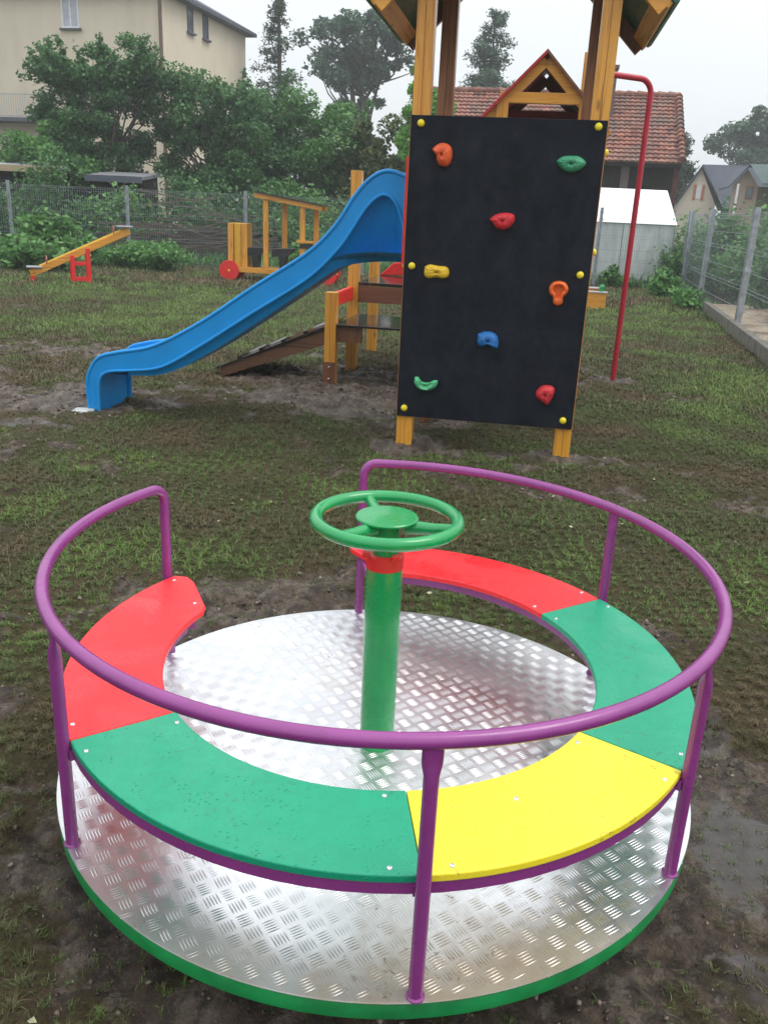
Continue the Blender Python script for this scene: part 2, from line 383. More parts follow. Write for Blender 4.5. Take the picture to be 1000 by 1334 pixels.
# ------------------------------------------------------------------ grass
MC = (.0074, 1.838)
def hiddenby(x, y):
    d = np.hypot(x - MC[0], y - MC[1]); return d < .42
def blades(n, r0, r1, hmin, hmax, w, seed, pw=1.0, xr=.62):
    g = np.random.default_rng(seed)
    r = r0 + (r1 - r0) * g.random(n) ** pw; a = (g.random(n) - .5) * 2 * xr
    x = r * np.sin(a); y = r * np.cos(a)
    # tufts: pull blades towards random tuft centres
    tx = np.round(x / .055) * .055; ty = np.round(y / .055) * .055
    jx = vn(tx * 173.1, ty * 91.7) - .5; jy = vn(tx * 57.3 + 5, ty * 211.9) - .5
    tx = tx + jx * .05; ty = ty + jy * .05
    k = .55 + .3 * g.random(n)
    x = x * (1 - k) + tx * k + g.normal(0, .006, n); y = y * (1 - k) + ty * k + g.normal(0, .006, n)
    c = cover(x, y)
    keep = (g.random(n) < .14 + .86 * c ** 1.2) & ~hiddenby(x, y)
    keep &= ~((x > 4.115 + .2117 * (y - 9.445)) & (y < 15.6) & (y > 7))
    x, y, c = x[keep], y[keep], c[keep]; n = len(x)
    z = height(x, y) - .004
    h = (hmin + (hmax - hmin) * g.random(n) ** 1.6) * (.55 + .6 * c) * (1 + .7 * (fbm(x * 1.1 + 3, y * 1.1, 3) - .5))
    th = g.random(n) * 2 * PI; lean = g.uniform(.3, 1.6, n)
    dx, dy = np.cos(th), np.sin(th)
    hw = w * g.uniform(.6, 1.3, n) / 2
    B = np.stack([x, y, z], -1); D = np.stack([dx, dy, 0 * x], -1); Sd = np.stack([-dy, dx, 0 * x], -1)
    up = np.array([0, 0, 1.0])
    mid = B + D * (lean * h * .35)[:, None] + up * (h * .6)[:, None]
    tip = B + D * (lean * h * .95)[:, None] + up * (h * (.95 - .35 * np.clip(lean - .5, 0, 1)))[:, None]
    a0 = B - Sd * hw[:, None]; a1 = B + Sd * hw[:, None]; m0 = mid - Sd * (hw * .8)[:, None]; m1 = mid + Sd * (hw * .8)[:, None]
    return np.stack([a0, a1, m1, m0, tip], 1)
def grassobj(name, sets, mat):
    P = np.concatenate(sets); n = len(P)
    me = bpy.data.meshes.new(name); me.vertices.add(n * 5); me.vertices.foreach_set('co', P.reshape(-1).astype(np.float32))
    b = np.arange(n)[:, None] * 5
    L = np.concatenate([b + [0, 1, 2, 3], b + [3, 2, 4]], 1).reshape(-1)
    me.loops.add(n * 7); me.loops.foreach_set('vertex_index', L.astype(np.int32))
    ls = (np.arange(n)[:, None] * 7 + np.array([0, 4])).reshape(-1)
    me.polygons.add(n * 2); me.polygons.foreach_set('loop_start', ls.astype(np.int32)); me.update(calc_edges=True)
    o = bpy.data.objects.new(name, me); COL.objects.link(o); me.materials.append(mat); o['kind'] = 'stuff'
    bx0 = P[:, 0, :]; tn = .54 + 1.5 * (fbm(bx0[:, 0] * 2.3 + 50, bx0[:, 1] * 2.3 + 7, 4) - .5) + .55 * (fbm(bx0[:, 0] * .6 + 5, bx0[:, 1] * .6 + 70, 3) - .5) + .12 * np.random.default_rng(1).normal(size=n)
    for a, b_, sx, sy, w in LUSH: tn = tn + 1.1 * w * np.exp(-((bx0[:, 0] - a) / sx) ** 2 - ((bx0[:, 1] - b_) / sy) ** 2)
    at = me.attributes.new('tone', 'FLOAT', 'POINT'); at.data.foreach_set('value', np.repeat(np.clip(tn, 0, 1), 5).astype(np.float32))
    o['label'] = 'short patchy grass growing out of the wet mud'; o['category'] = 'grass'
    return o
def grassmat():
    m = leafmat('grass_blades', (0, 0, 0), (0, 0, 0), (0, 0, 0), .2, .6)
    nt = m.node_tree
    g = [n for n in nt.nodes if n.type == 'NEW_GEOMETRY'][0]
    at = nt.nodes.new('ShaderNodeAttribute'); at.attribute_name = 'tone'
    r = ramp(nt, at.outputs['Fac'], [(.15, (.15, .105, .06)), (.38, (.105, .088, .042)), (.56, (.085, .095, .036)), (.76, (.095, .145, .04)), (1, (.14, .22, .05))])
    k = maprange(nt, g.outputs['Random Per Island'], 0, 1, .7, 1.45)
    vm = node(nt, 'ShaderNodeVectorMath', operation='SCALE'); nt.links.new(r.outputs[0], vm.inputs[0]); nt.links.new(k, vm.inputs['Scale'])
    col = mixc(nt, maprange(nt, g.outputs['Random Per Island'], .9, .93, 0, .8), vm.outputs[0], (.21, .17, .09))
    for n in nt.nodes:
        if n.type == 'BSDF_PRINCIPLED': nt.links.new(col, n.inputs['Base Color'])
        if n.type == 'BSDF_TRANSLUCENT': nt.links.new(col, n.inputs[0])
    return m
G = grassmat()
grassobj('grass', [blades(380000, .7, 3.2, .008, .026, .0018, 1, .6), blades(420000, 3.0, 7.5, .011, .034, .0032, 2, .75),
                   blades(300000, 7, 16, .018, .055, .0075, 3, .85), blades(90000, 15, 21.5, .03, .09, .014, 4, .9)], G)

und = blades(60000, 20.6, 29, .12, .42, .04, 9, 1.0)
uo = grassobj('undergrowth', [und], L_mid); uo['label'] = 'tall rough undergrowth beyond the back fence'; uo['category'] = 'undergrowth'

# small pale leaves and stones lying in the turf
def litter():
    n = 140; g = np.random.default_rng(5)
    r = 1 + 8 * g.random(n); a = (g.random(n) - .5) * 1.1; x = r * np.sin(a); y = r * np.cos(a)
    k = np.hypot(x - MC[0], y - MC[1]) > .8; x, y = x[k], y[k]; n = len(x); z = height(x, y) + .012
    s = g.uniform(.005, .014, n); th = g.random(n) * 6.28
    c, sn = np.cos(th), np.sin(th); V = np.zeros((n, 4, 3))
    for i, (p, q) in enumerate(((-1, 0), (0, -.6), (1, 0), (0, .6))):
        V[:, i, 0] = x + s * (p * c - q * sn); V[:, i, 1] = y + s * (p * sn + q * c); V[:, i, 2] = z + g.uniform(-.003, .006, n)
    o = quads('fallen_leaves', V, paint('pale_leaf', (.32, .30, .18), .6, .4, 40)); o['kind'] = 'stuff'
    o['label'] = 'tiny pale leaves scattered on the muddy grass'; o['category'] = 'fallen leaves'
litter()

# ------------------------------------------------------------------ merry-go-round
def merry():
    t = thing('merry_go_round', 'purple railed merry-go-round with red, green and yellow bench on a silver tread deck', 'merry-go-round', (MC[0], MC[1], 0))
    DZ = .1907
    A = [146.5, 213.4, 276.5, 326, 392.3, 455.9]
    # deck
    m = MB(); m.lathe([(.001, DZ - .004), (.7495, DZ - .004), (.7505, DZ - .002), (.7495, DZ), (.001, DZ)], 128)
    deck = m.build('deck', M_alu, t, smooth=True)
    # five-bar tread pattern
    p = .0365; th = R(33); ct, st = math.cos(th), math.sin(th)
    U = np.linspace(-1, 1, 7); W = np.array([-1, 0, 1.])
    hl, hw, hh = .0165, .0021, .0018
    tmpl = np.array([(u * hl, w * hw * math.sqrt(max(.08, 1 - u * u)), hh * (1 - u * u) * (1 - w * w) - .0002) for u in U for w in W])
    tf = np.array([(i * 3 + j, (i + 1) * 3 + j, (i + 1) * 3 + j + 1, i * 3 + j + 1) for i in range(6) for j in range(2)])
    base = []
    for i in range(-20, 21):
        for j in range(-20, 21):
            for k in range(5):
                off = (k - 2) * .0063
                cx, cy = i * p, j * p; l = 1.0
                if (i + j) % 2: c = (cx + off, cy); ang = PI / 2
                else: c = (cx, cy + off); ang = 0
                X = c[0] * ct - c[1] * st; Y = c[0] * st + c[1] * ct
                if math.hypot(X, Y) < .738 and math.hypot(X, Y) > .05: base.append((X, Y, ang + th))
    Bs = np.array(base); ca, sa = np.cos(Bs[:, 2]), np.sin(Bs[:, 2])
    X = tmpl[None, :, 0] * ca[:, None] - tmpl[None, :, 1] * sa[:, None] + Bs[:, 0:1]
    Y = tmpl[None, :, 0] * sa[:, None] + tmpl[None, :, 1] * ca[:, None] + Bs[:, 1:2]
    Z = np.broadcast_to(tmpl[None, :, 2] + DZ, X.shape)
    Vv = np.stack([X, Y, Z], -1).reshape(-1, 3); Ff = (tf[None] + (np.arange(len(Bs)) * len(tmpl))[:, None, None]).reshape(-1, 4)
    tr = rawmesh('tread_pattern', Vv, Ff, M_alu, deck)
    # rim
    m = MB(); n = 128; vs = []; fs = []
    prof = [(.746, DZ - .0042), (.749, DZ - .008), (.749, DZ - .038), (.742, DZ - .041), (.72, DZ - .041), (.72, DZ - .0042)]
    for r, z in prof:
        for k in range(n): vs.append((r * math.cos(2 * PI * k / n), r * math.sin(2 * PI * k / n), z))
    L = len(prof)
    for i in range(L):
        for k in range(n): fs.append((i * n + k, i * n + (k + 1) % n, ((i + 1) % L) * n + (k + 1) % n, ((i + 1) % L) * n + k))
    m.add(vs, fs); m.build('rim', M_rimgreen, t, smooth=True)
    m = MB(); m.lathe([(.18, -.05), (.18, .1), (.1, .15), (.1, DZ - .005)], 32)
    for k in range(6):
        a = A[k] * PI / 180; m.beam((0, 0, DZ - .03), (.72 * math.cos(a), .72 * math.sin(a), DZ - .03), .03, .04)
    m.build('bearing_base', M_black, t, smooth=True)
    # hand rail with its two end uprights in one bent tube
    RR, RZ, TR = .7386, .700, .0135
    pts = []
    f = .04; n = 110; a0, a1 = R(A[0]), R(A[5]); da = f / RR
    def end(a, sgn):   # vertical part then fillet
        out = [(RR * math.cos(a), RR * math.sin(a), z) for z in (DZ, .3, .45, RZ - f - .01)]
        for k in range(0, 7):
            q = PI / 2 * k / 6; aa = a + sgn * da * (1 - math.cos(q))
            out.append((RR * math.cos(aa), RR * math.sin(aa), RZ - f + f * math.sin(q)))
        return out
    pts = end(a0, 1) + [(RR * math.cos(a0 + da + (a1 - a0 - 2 * da) * k / n), RR * math.sin(a0 + da + (a1 - a0 - 2 * da) * k / n), RZ) for k in range(1, n)] + end(a1, -1)[::-1]
    m = MB(); m.tube(pts, TR, 18); m.build('hand_rail', M_purple, t, smooth=True)
    # posts, pressed flat under the rail
    for a in A[1:5]:
        a = R(a); er = Vector((math.cos(a), math.sin(a), 0)); et = Vector((-er.y, er.x, 0)); vs = []; fs = []
        prof = [(DZ, .0128, .0128), (.62, .0128, .0128), (.638, .013, .0122), (.656, .0165, .0065), (.664, .0172, .006), (RZ - .010, .0172, .006)]
        n = 20
        for z, wt, wr in prof:
            for k in range(n):
                q = 2 * PI * k / n; v = er * (.7375 + wr * math.cos(q)) + et * wt * math.sin(q) + Vector((0, 0, z)); vs.append(v)
        for i in range(len(prof) - 1):
            for k in range(n): fs.append((i * n + k, i * n + (k + 1) % n, (i + 1) * n + (k + 1) % n, (i + 1) * n + k))
        fs += [tuple(range(n)), tuple(range((len(prof) - 1) * n, len(prof) * n))]
        m = MB(); m.add(vs, fs)
        # weld bead and short foot
        m.lathe([(.0165, DZ), (.0165, DZ + .003), (.0135, DZ + .006)], 16, (er.x * .7375, er.y * .7375, 0))
        m.build('post', M_purple, t, smooth=True)
    # seat frame: two flat hoops and cross bars
    m = MB(); SZ = .435; TH = .016
    def hoop(r, a, b, w, h, z):
        n = 70; vs = []; fs = []
        for k in range(n + 1):
            q = a + (b - a) * k / n
            for rr, zz in ((r - w, z - h), (r + w, z - h), (r + w, z), (r - w, z)): vs.append((rr * math.cos(q), rr * math.sin(q), zz))
        for k in range(n):
            for i in range(4): fs.append((k * 4 + i, k * 4 + (i + 1) % 4, k * 4 + 4 + (i + 1) % 4, k * 4 + 4 + i))
        fs += [(0, 1, 2, 3), (n * 4 + 3, n * 4 + 2, n * 4 + 1, n * 4)]
        m.add(vs, fs)
    hoop(.716, a0, a1, .006, .024, SZ - TH); hoop(.526, a0 + .3, a1 - .05, .006, .024, SZ - TH)
    for k, a in enumerate(A):
        a = R(a) + (.27 if k == 0 else -.04 if k == 5 else 0); m.beam((.52 * math.cos(a), .52 * math.sin(a), SZ - TH - .012), (.73 * math.cos(R(A[k])), .73 * math.sin(R(A[k])), SZ - TH - .012), .03, .02)
    m.build('seat_frame', M_purple, t)
    m = MB()
    for a in (A[5],):
        q = R(a) - .05
        m.tube([(.532 * math.cos(q), .532 * math.sin(q), DZ), (.532 * math.cos(q), .532 * math.sin(q), SZ - TH - .01)], .0125, 14)
        m.build('inner_strut', M_purple, t, smooth=True); m = MB()
    # seats
    mats = [M_seatred, M_seatgreen, M_seatyel, M_seatgreen, M_seatred]
    labs = ['red bench board at the left end of the bench', 'green bench board in front', 'yellow bench board', 'green bench board on the far right', 'red bench board behind the wheel']
    ri, ro = .508, .7245
    for k in range(5):
        b0, b1 = R(A[k]) + .0012, R(A[k + 1]) - .0012
        if k == 0: b0 = R(145.4)
        if k == 4: b1 = R(98.5 + 360)
        n = 26; out = [(ro * math.cos(b0 + (b1 - b0) * i / n), ro * math.sin(b0 + (b1 - b0) * i / n)) for i in range(n + 1)]
        c0, c1 = b0, b1
        pre = []; post = []
        if k == 0:
            c0 = R(159); pre = [(.52 * math.cos(R(154.5)), .52 * math.sin(R(154.5))), (.65 * math.cos(R(145)), .65 * math.sin(R(145))), (.69 * math.cos(R(143.9)), .69 * math.sin(R(143.9)))]
            pre = [(.507 * math.cos(R(157.5)), .507 * math.sin(R(157.5)))] + pre
        if k == 4:
            c1 = R(455.9 - 8); post = [(.69 * math.cos(R(99)), .69 * math.sin(R(99))), (.64 * math.cos(R(96.5)), .64 * math.sin(R(96.5))), (.52 * math.cos(R(91)), .52 * math.sin(R(91)))]
        inn = [(ri * math.cos(c1 + (c0 - c1) * i / n), ri * math.sin(c1 + (c0 - c1) * i / n)) for i in range(n + 1)]
        m = MB(); m.prism(out + post + inn + pre, SZ - TH, SZ, 'z')
        s = m.build('seat_board', mats[k], t, bevel=.0028, label=labs[k])
        bl = []
        if k > 0: bl += [(A[k] + 4.6, .523), (A[k] + 4.2, .708)]
        else: bl += [(147.4, .70), (154.7, .553)]
        if k < 4: bl += [(A[k + 1] - 4.6, .525), (A[k + 1] - 4.2, .708)]
        else: bl += [(449, .53), (452, .70)]
        if k == 2: bl.append((296.7, .578))
        for a, r in bl:
            m = MB(); m.lathe([(.0052, 0), (.0052, .0012), (.0042, .0026), (.0022, .003), (.002, .0016)], 12, (r * math.cos(R(a)), r * math.sin(R(a)), SZ - .0003))
            m.build('bolt', M_bolt, s, smooth=True)
    # steering column
    m = MB(); m.lathe([(.0425, DZ), (.0425, .668)], 40); m.lathe([(.0455, DZ), (.0455, DZ + .004), (.0425, DZ + .008)], 40)
    m.build('centre_column', M_green, t, smooth=True)
    m = MB(); m.lathe([(.0435, .668), (.0435, .700), (.040, .702)], 40)
    for k in range(4):
        a = k * PI / 2 + .5; m.box(.05 * math.cos(a) - .008, .05 * math.cos(a) + .008, .05 * math.sin(a) - .008, .05 * math.sin(a) + .008, .7, .712)
    m.build('collar', M_red, t, smooth=True)
    w = thing('x', '', '')
    bpy.data.objects.remove(w)
    m = MB(); WZ_, WR = .785, .1615
    m.tube([(WR * math.cos(2 * PI * k / 64), WR * math.sin(2 * PI * k / 64), WZ_) for k in range(64)], .0150, 16, closed=True)
    wheel = m.build('steering_wheel', M_green, t, smooth=True)
    m = MB(); m.lathe([(.03, .70), (.03, .775), (.055, .782), (.0715, .787), (.0715, .7905), (.069, .793), (.001, .7945)], 40)
    m.build('hub', M_green, wheel, smooth=True)
    for a in (-131, -15, 107):
        a = R(a); m = MB(); m.tube([(.045 * math.cos(a), .045 * math.sin(a), .772), (.11 * math.cos(a), .11 * math.sin(a), .776), (.158 * math.cos(a), .158 * math.sin(a), .782)], [.017, .0135, .012], 12)
        m.build('spoke', M_green, wheel, smooth=True)
merry()

# ------------------------------------------------------------------ front tower
TO = (.058, 5.40, 0); TR_ = R(-9)
def post(mb, a0, b0, z0, z1, w=.1, groove='y'):
    g = .0012
    if groove == 'y':   # visible line on the faces towards -y and +y
        mb.box(a0, a0 + w / 2 - g, b0, b0 + w, z0, z1); mb.box(a0 + w / 2 + g, a0 + w, b0, b0 + w, z0, z1)
        mb.box(a0 + w / 2 - g * 1.2, a0 + w / 2 + g * 1.2, b0 + .006, b0 + w - .006, z0 + .002, z1 - .002)
def hold(kind):
    """climbing hold outline profiles; returns MB of a lump bulging to -y, centred on 0"""
    S_ = {'ear': [(-.062, .028), (-.04, .05), (-.005, .064), (.035, .055), (.055, .025), (.055, -.02), (.04, -.055), (.01, -.066), (-.018, -.055), (-.032, -.028), (-.036, -.002), (-.052, .012)],
          'lens': [(-.085, .012), (-.05, .038), (0, .044), (.045, .040), (.085, .008), (.06, -.025), (.02, -.044), (-.02, -.043), (-.058, -.022)],
          'rock': [(-.075, .005), (-.045, .032), (-.005, .045), (.045, .046), (.072, .03), (.07, -.005), (.045, -.035), (.01, -.05), (-.03, -.04), (-.05, -.018)],
          'pill': [(-.075, .028), (-.045, .042), (.01, .036), (.055, .034), (.075, .012), (.072, -.022), (.045, -.036), (0, -.033), (-.05, -.040), (-.075, -.02)],
          'ring': [(0, .075), (.035, .065), (.055, .035), (.05, .005), (.03, -.02), (.03, -.055), (.005, -.072), (-.025, -.058), (-.03, -.025), (-.052, .0), (-.058, .035), (-.038, .065)],
          'claw': [(-.065, .028), (-.02, .045), (.03, .042), (.062, .01), (.066, -.045), (.045, -.052), (.0, -.035), (-.035, -.048), (-.062, -.03)],
          'smile': [(-.072, .035), (-.05, .036), (-.025, .008), (.02, .006), (.05, .022), (.075, .020), (.068, -.015), (.035, -.040), (-.01, -.046), (-.05, -.03), (-.072, .0)],
          'nose': [(-.055, .012), (-.025, .048), (.02, .055), (.055, .04), (.055, .0), (.035, -.05), (.015, -.068), (-.02, -.045), (-.052, -.02)]}[kind]
    P = catmull(S_ + [S_[0]], 4)[:-1]; n = len(P); m = MB()
    cx = sum(p[0] for p in P) / n; cz = sum(p[1] for p in P) / n
    vs = []; fs = []; rr = random.Random(kind)
    rings = [(1, 0), (1.0, .012), (.93, .028), (.72, .042), (.42, .048), (.16, .044), (.14, .022)]
    if kind == 'ring': rings = [(1, 0), (1, .014), (.9, .032), (.72, .038), (.52, .030), (.46, .012), (.40, .006)]
    if kind == 'smile': rings = [(1, 0), (1.0, .014), (.92, .034), (.66, .05), (.36, .046), (.14, .04), (.1, .022)]
    for k, (s, y) in enumerate(rings):
        for p in P:
            ox = cx if kind != 'ring' else 0; oz = cz if kind != 'ring' else .025
            if kind == 'smile': oz = cz - .006
            j = 1 + (rr.random() - .5) * .05 if k > 1 else 1
            vs.append((ox + (p[0] - ox) * s * j, -y * (1 + (rr.random() - .5) * .12), oz + (p[1] - oz) * s * j))
    for i in range(len(rings) - 1):
        for k in range(n): fs.append((i * n + k, i * n + (k + 1) % n, (i + 1) * n + (k + 1) % n, (i + 1) * n + k))
    fs.append(tuple(range((len(rings) - 1) * n, len(rings) * n)))
    m.add(vs, fs); return m
def capmb(c, d, r=.021):
    """a domed bolt cap centred at c pointing along d"""
    m = MB(); d = Vector(d).normalized(); u = d.orthogonal().normalized(); w = d.cross(u); n = 16; vs = []; fs = []
    prof = [(r, 0), (r, .006), (r * .93, .012), (r * .72, .018), (r * .4, .021), (r * .12, .022)]
    for a, b in prof:
        for k in range(n): vs.append(Vector(c) + d * b + (u * math.cos(2 * PI * k / n) + w * math.sin(2 * PI * k / n)) * a)
    for i in range(len(prof) - 1):
        for k in range(n): fs.append((i * n + k, i * n + (k + 1) % n, (i + 1) * n + (k + 1) % n, (i + 1) * n + k))
    fs.append(tuple(range((len(prof) - 1) * n, len(prof) * n))); m.add(vs, fs); return m

def tower():
    t = thing('climbing_tower', 'wooden play tower with black climbing wall and a blue wavy slide', 'play tower', TO, TR_)
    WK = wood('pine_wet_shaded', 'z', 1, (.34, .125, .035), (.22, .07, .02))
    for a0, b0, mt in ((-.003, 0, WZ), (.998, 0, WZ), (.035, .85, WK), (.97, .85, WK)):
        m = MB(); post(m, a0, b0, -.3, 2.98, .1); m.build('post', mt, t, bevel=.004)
    # climbing wall
    m = MB(); m.box(-.004, 1.094, -.022, -.003, .208, 1.96)
    wall = m.build('climbing_wall', M_board, t, bevel=.003)
    M_pe = paint('panel_edge_tan', (.55, .22, .05), .5)
    for a, b_ in ((-.0060, -.0042), (1.0942, 1.098)):
        m = MB(); m.box(a, b_, -.02, .0, .21, 1.958); m.build('panel_edge', M_pe, wall)
    ho = [('ear', .19, 1.754, (.72, .10, .02), 'orange climbing hold, upper left'), ('lens', .917, 1.73, (.05, .30, .15), 'green climbing hold, upper right'),
          ('rock', .56, 1.41, (.62, .02, .03), 'red climbing hold in the middle'), ('pill', .198, 1.104, (.75, .48, .02), 'yellow climbing hold'),
          ('ring', .925, 1.02, (.78, .13, .015), 'orange ring-shaped climbing hold'), ('claw', .535, .728, (.01, .14, .42), 'blue climbing hold'),
          ('smile', .172, .43, (.10, .48, .22), 'light green climbing hold, lower left'), ('nose', .908, .42, (.55, .02, .03), 'red climbing hold, lower right')]
    for k, x, z, c, lb in ho:
        m = hold(k); m.v = [(v[0] * .98 + x, v[1] - .0225, v[2] * .98 + z) for v in m.v]
        h = m.build('climbing_hold', paint('hold_' + k, c, .5, .15, 20, bmp=.4), wall, smooth=True, label=lb)
    for x, z in ((.055, 1.917), (1.045, 1.926), (.045, 1.131), (1.038, 1.132), (.044, .262), (1.035, .262)):
        capmb((x, -.022, z), (0, -1, 0)).build('bolt_cap', M_cap, wall, smooth=True)
    for x, y, z, d in ((-.003, .05, 1.70, -1), (-.003, .05, 1.13, -1), (1.098, .05, 1.80, 1), (1.098, .05, 1.26, 1)):
        capmb((x, y, z), (d, 0, 0)).build('bolt_cap', M_cap, t, smooth=True)
    # platform, side boards
    m = MB(); m.box(.0, 1.1, .1, .93, 1.10, 1.13); m.build('platform', M_ply, t)
    for b0, b1 in ((.1, .235), (.78, .93)):
        m = MB(); m.box(-.024, -.006, b0 - (.1 if b0 < .2 else 0), b1, 1.14, 1.74); m.build('side_board', M_redp, t, bevel=.003)
    m = MB(); m.box(.1, 1.0, .90, .93, 1.0, 1.08); m.box(1.07, 1.098, .1, .85, 1.0, 1.09); m.box(.01, .04, .1, .85, 1.0, 1.09); m.build('floor_beam', WX, t)
    # roof: two slopes on rafters, seen from beneath
    cxr, ze, half, zp = .55, 2.50, .80, 3.28
    roof = None
    M_rg = paint('dark_green_sheet', (.012, .10, .055), .4)
    for s in (-1, 1):
        m = MB(); d = Vector((half, 0, zp - ze)).normalized(); nrm = Vector((-d.z, 0, d.x))
        p0 = Vector((-half - .0, 0, ze)); p1 = Vector((0, 0, zp))
        poly = [(p0.x, p0.z), (p1.x, p1.z), (p1.x + 0, p1.z + .028), (p0.x + nrm.x * .02 - .01, p0.z + nrm.z * .02)]
        m.prism([(cxr - s * x, z) for x, z in poly], -.16, 1.09)
        r = m.build('roof', M_rg, t, bevel=.002); roof = roof or r
        # rafters front and back and an eave batten under the sheet
        off = nrm * -.045
        for b in (-.13, 1.05):
            m = MB(); q0 = p0 + off + d * .02; q1 = p1 + off - d * .08
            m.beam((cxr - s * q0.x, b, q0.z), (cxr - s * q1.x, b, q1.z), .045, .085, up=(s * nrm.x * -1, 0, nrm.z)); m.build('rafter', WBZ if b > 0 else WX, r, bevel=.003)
        for q in (.06, .95):
            m = MB(); c = p0 + d * q + nrm * -.02
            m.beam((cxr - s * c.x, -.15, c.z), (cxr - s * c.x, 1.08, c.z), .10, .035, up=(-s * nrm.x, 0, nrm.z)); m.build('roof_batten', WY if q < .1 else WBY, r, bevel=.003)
    for b in (-.005, .955):
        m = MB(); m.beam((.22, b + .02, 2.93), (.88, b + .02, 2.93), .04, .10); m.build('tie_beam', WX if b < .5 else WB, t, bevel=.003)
        m = MB(); m.prism([(.2, 2.94), (.9, 2.94), (.55, 3.2)], b + .042, b + .055); m.build('gable_board', M_rg, t)
    # slide
    top = [(-2.25, -.03), (-2.26, .12), (-2.25, .25), (-2.17, .375), (-2.03, .425), (-1.75, .49), (-1.41, .67), (-1.04, .92), (-.67, 1.16), (-.49, 1.34), (-.385, 1.50), (-.29, 1.61), (-.19, 1.665), (-.09, 1.65), (-.028, 1.60), (-.027, 1.4), (-.027, 1.13)]
    bot = [(-2.18, -.03), (-2.178, .12), (-2.16, .235), (-2.09, .29), (-1.93, .31), (-1.7, .35), (-1.42, .51), (-1.04, .76), (-.67, 1.0), (-.475, 1.19), (-.39, 1.31), (-.29, 1.46), (-.195, 1.53), (-.115, 1.485), (-.06, 1.35), (-.05, 1.25), (-.047, 1.13)]
    T = catmull(top, 5); Bc = catmull(bot, 5); N = len(T)
    sl = None
    slide = MB()
    floor_ = catmull([(-2.19, .30), (-1.93, .335), (-1.7, .38), (-1.42, .53), (-1.04, .785), (-.67, 1.02), (-.47, 1.12), (-.25, 1.155), (-.03, 1.155)], 5)
    belly = catmull([(-2.17, .275), (-1.93, .265), (-1.7, .295), (-1.44, .42), (-1.05, .675), (-.68, .935), (-.5, 1.06), (-.38, 1.10), (-.19, 1.12), (-.03, 1.12)], 5)
    vs = [(a, b, z) for a, z in floor_ for b in (.27, .5, .73)]
    vs = []
    for a, z in floor_:
        for b, dz in ((.266, .03), (.31, .006), (.40, 0), (.60, 0), (.69, .006), (.734, .03)): vs.append((a, b, z + dz))
    fs = [(i * 6 + k, (i + 1) * 6 + k, (i + 1) * 6 + k + 1, i * 6 + k + 1) for i in range(len(floor_) - 1) for k in range(5)]
    slide.add(vs, fs)
    n0 = len(belly); bs = sorted((p for p in Bc if p[0] > -2.1 and p[0] < -.05)); vs = []
    for a, z in belly:
        ln = min(.2, .55 * max(0, float(np.interp(a, [p[0] for p in bs], [p[1] for p in bs])) - z)); vs += [(a, .274 + ln, z), (a, .726 - ln, z)]
    slide.add(vs, [(i * 2, (i + 1) * 2, (i + 1) * 2 + 1, i * 2 + 1) for i in range(n0 - 1)])
    slide.box(-2.235, -2.2, .262, .738, -.03, .30)
    sl = slide.build('slide', M_blue, t, smooth=True)
    for b0, b1, out in ((.25, .266, -1), (.734, .75, 1)):
        m = MB(); vs = []; fs = []
        for (ta, tz), (ba, bz) in zip(T, Bc):
            vs += [(ta, b0, tz), (ba, b0, bz), (ba, b1, bz), (ta, b1, tz)]
        for i in range(N - 1):
            for k in range(4): fs.append((i * 4 + k, i * 4 + (k + 1) % 4, i * 4 + 4 + (k + 1) % 4, i * 4 + 4 + k))
        fs += [(0, 1, 2, 3), (N * 4 - 1, N * 4 - 2, N * 4 - 3, N * 4 - 4)]
        m.add(vs, fs); bm_ = (b0 + b1) / 2
        w = m.build('side_wall', M_blue, sl, smooth=True)
        m = MB(); m.tube([(a, bm_ + out * .004, z) for a, z in T], .0135, 10); m.build('top_rim', M_blue, w, smooth=True) if False else None
        m.tube([(a, bm_ + out * .010, z) for a, z in Bc], .0115, 10); m.build('rim', M_blue, sl, smooth=True)
        # recessed skirt below the wall
        bb = .272 if out < 0 else .712
        m = MB(); cut = [p for p in Bc if p[0] > -2.0 and p[0] <= -.045]
        low = [p for p in belly if p[0] > -2.0]
        vs = []; fs = []
        # strip between belly and wall underside, matched by distance along
        def at(poly, s):
            P = [np.array(p) for p in poly]; L = np.cumsum([0] + [np.linalg.norm(P[i + 1] - P[i]) for i in range(len(P) - 1)]); return np.array([np.interp(s * L[-1], L, [p[0] for p in P]), np.interp(s * L[-1], L, [p[1] for p in P])])
        import bisect
        lowA = [p[0] for p in low]
        K = 70
        for k in range(K + 1):
            c = cut[int(round(k / K * (len(cut) - 1)))]
            lz = np.interp(c[0], lowA, [p[1] for p in low])
            for q in (0, 1):
                hgt = max(0, c[1] - lz); vs.append((c[0], bb + q * .016, c[1] + .02)); vs.append((c[0], bb + q * .016 - out * min(.2, hgt * .55), min(lz, c[1])))
        for k in range(K):
            a = k * 4; fs += [(a, a + 1, a + 5, a + 4), (a + 2, a + 6, a + 7, a + 3), (a + 1, a + 3, a + 7, a + 5)]
        m.add(vs, fs); m.build('skirt', M_blue, sl)
    return t
tower()
pad = MB(); pad.box(-.07, .07, -.06, .06, -.02, .015)
pp = pad.build('foot_pad', paint('pale_concrete', (.45, .45, .45), .8, .2), None, bevel=.01); pp.location = (-2.16, 5.96, 0)
tag(pp, 'small pale pad sunk in the mud at the foot of the blue slide', 'pad')

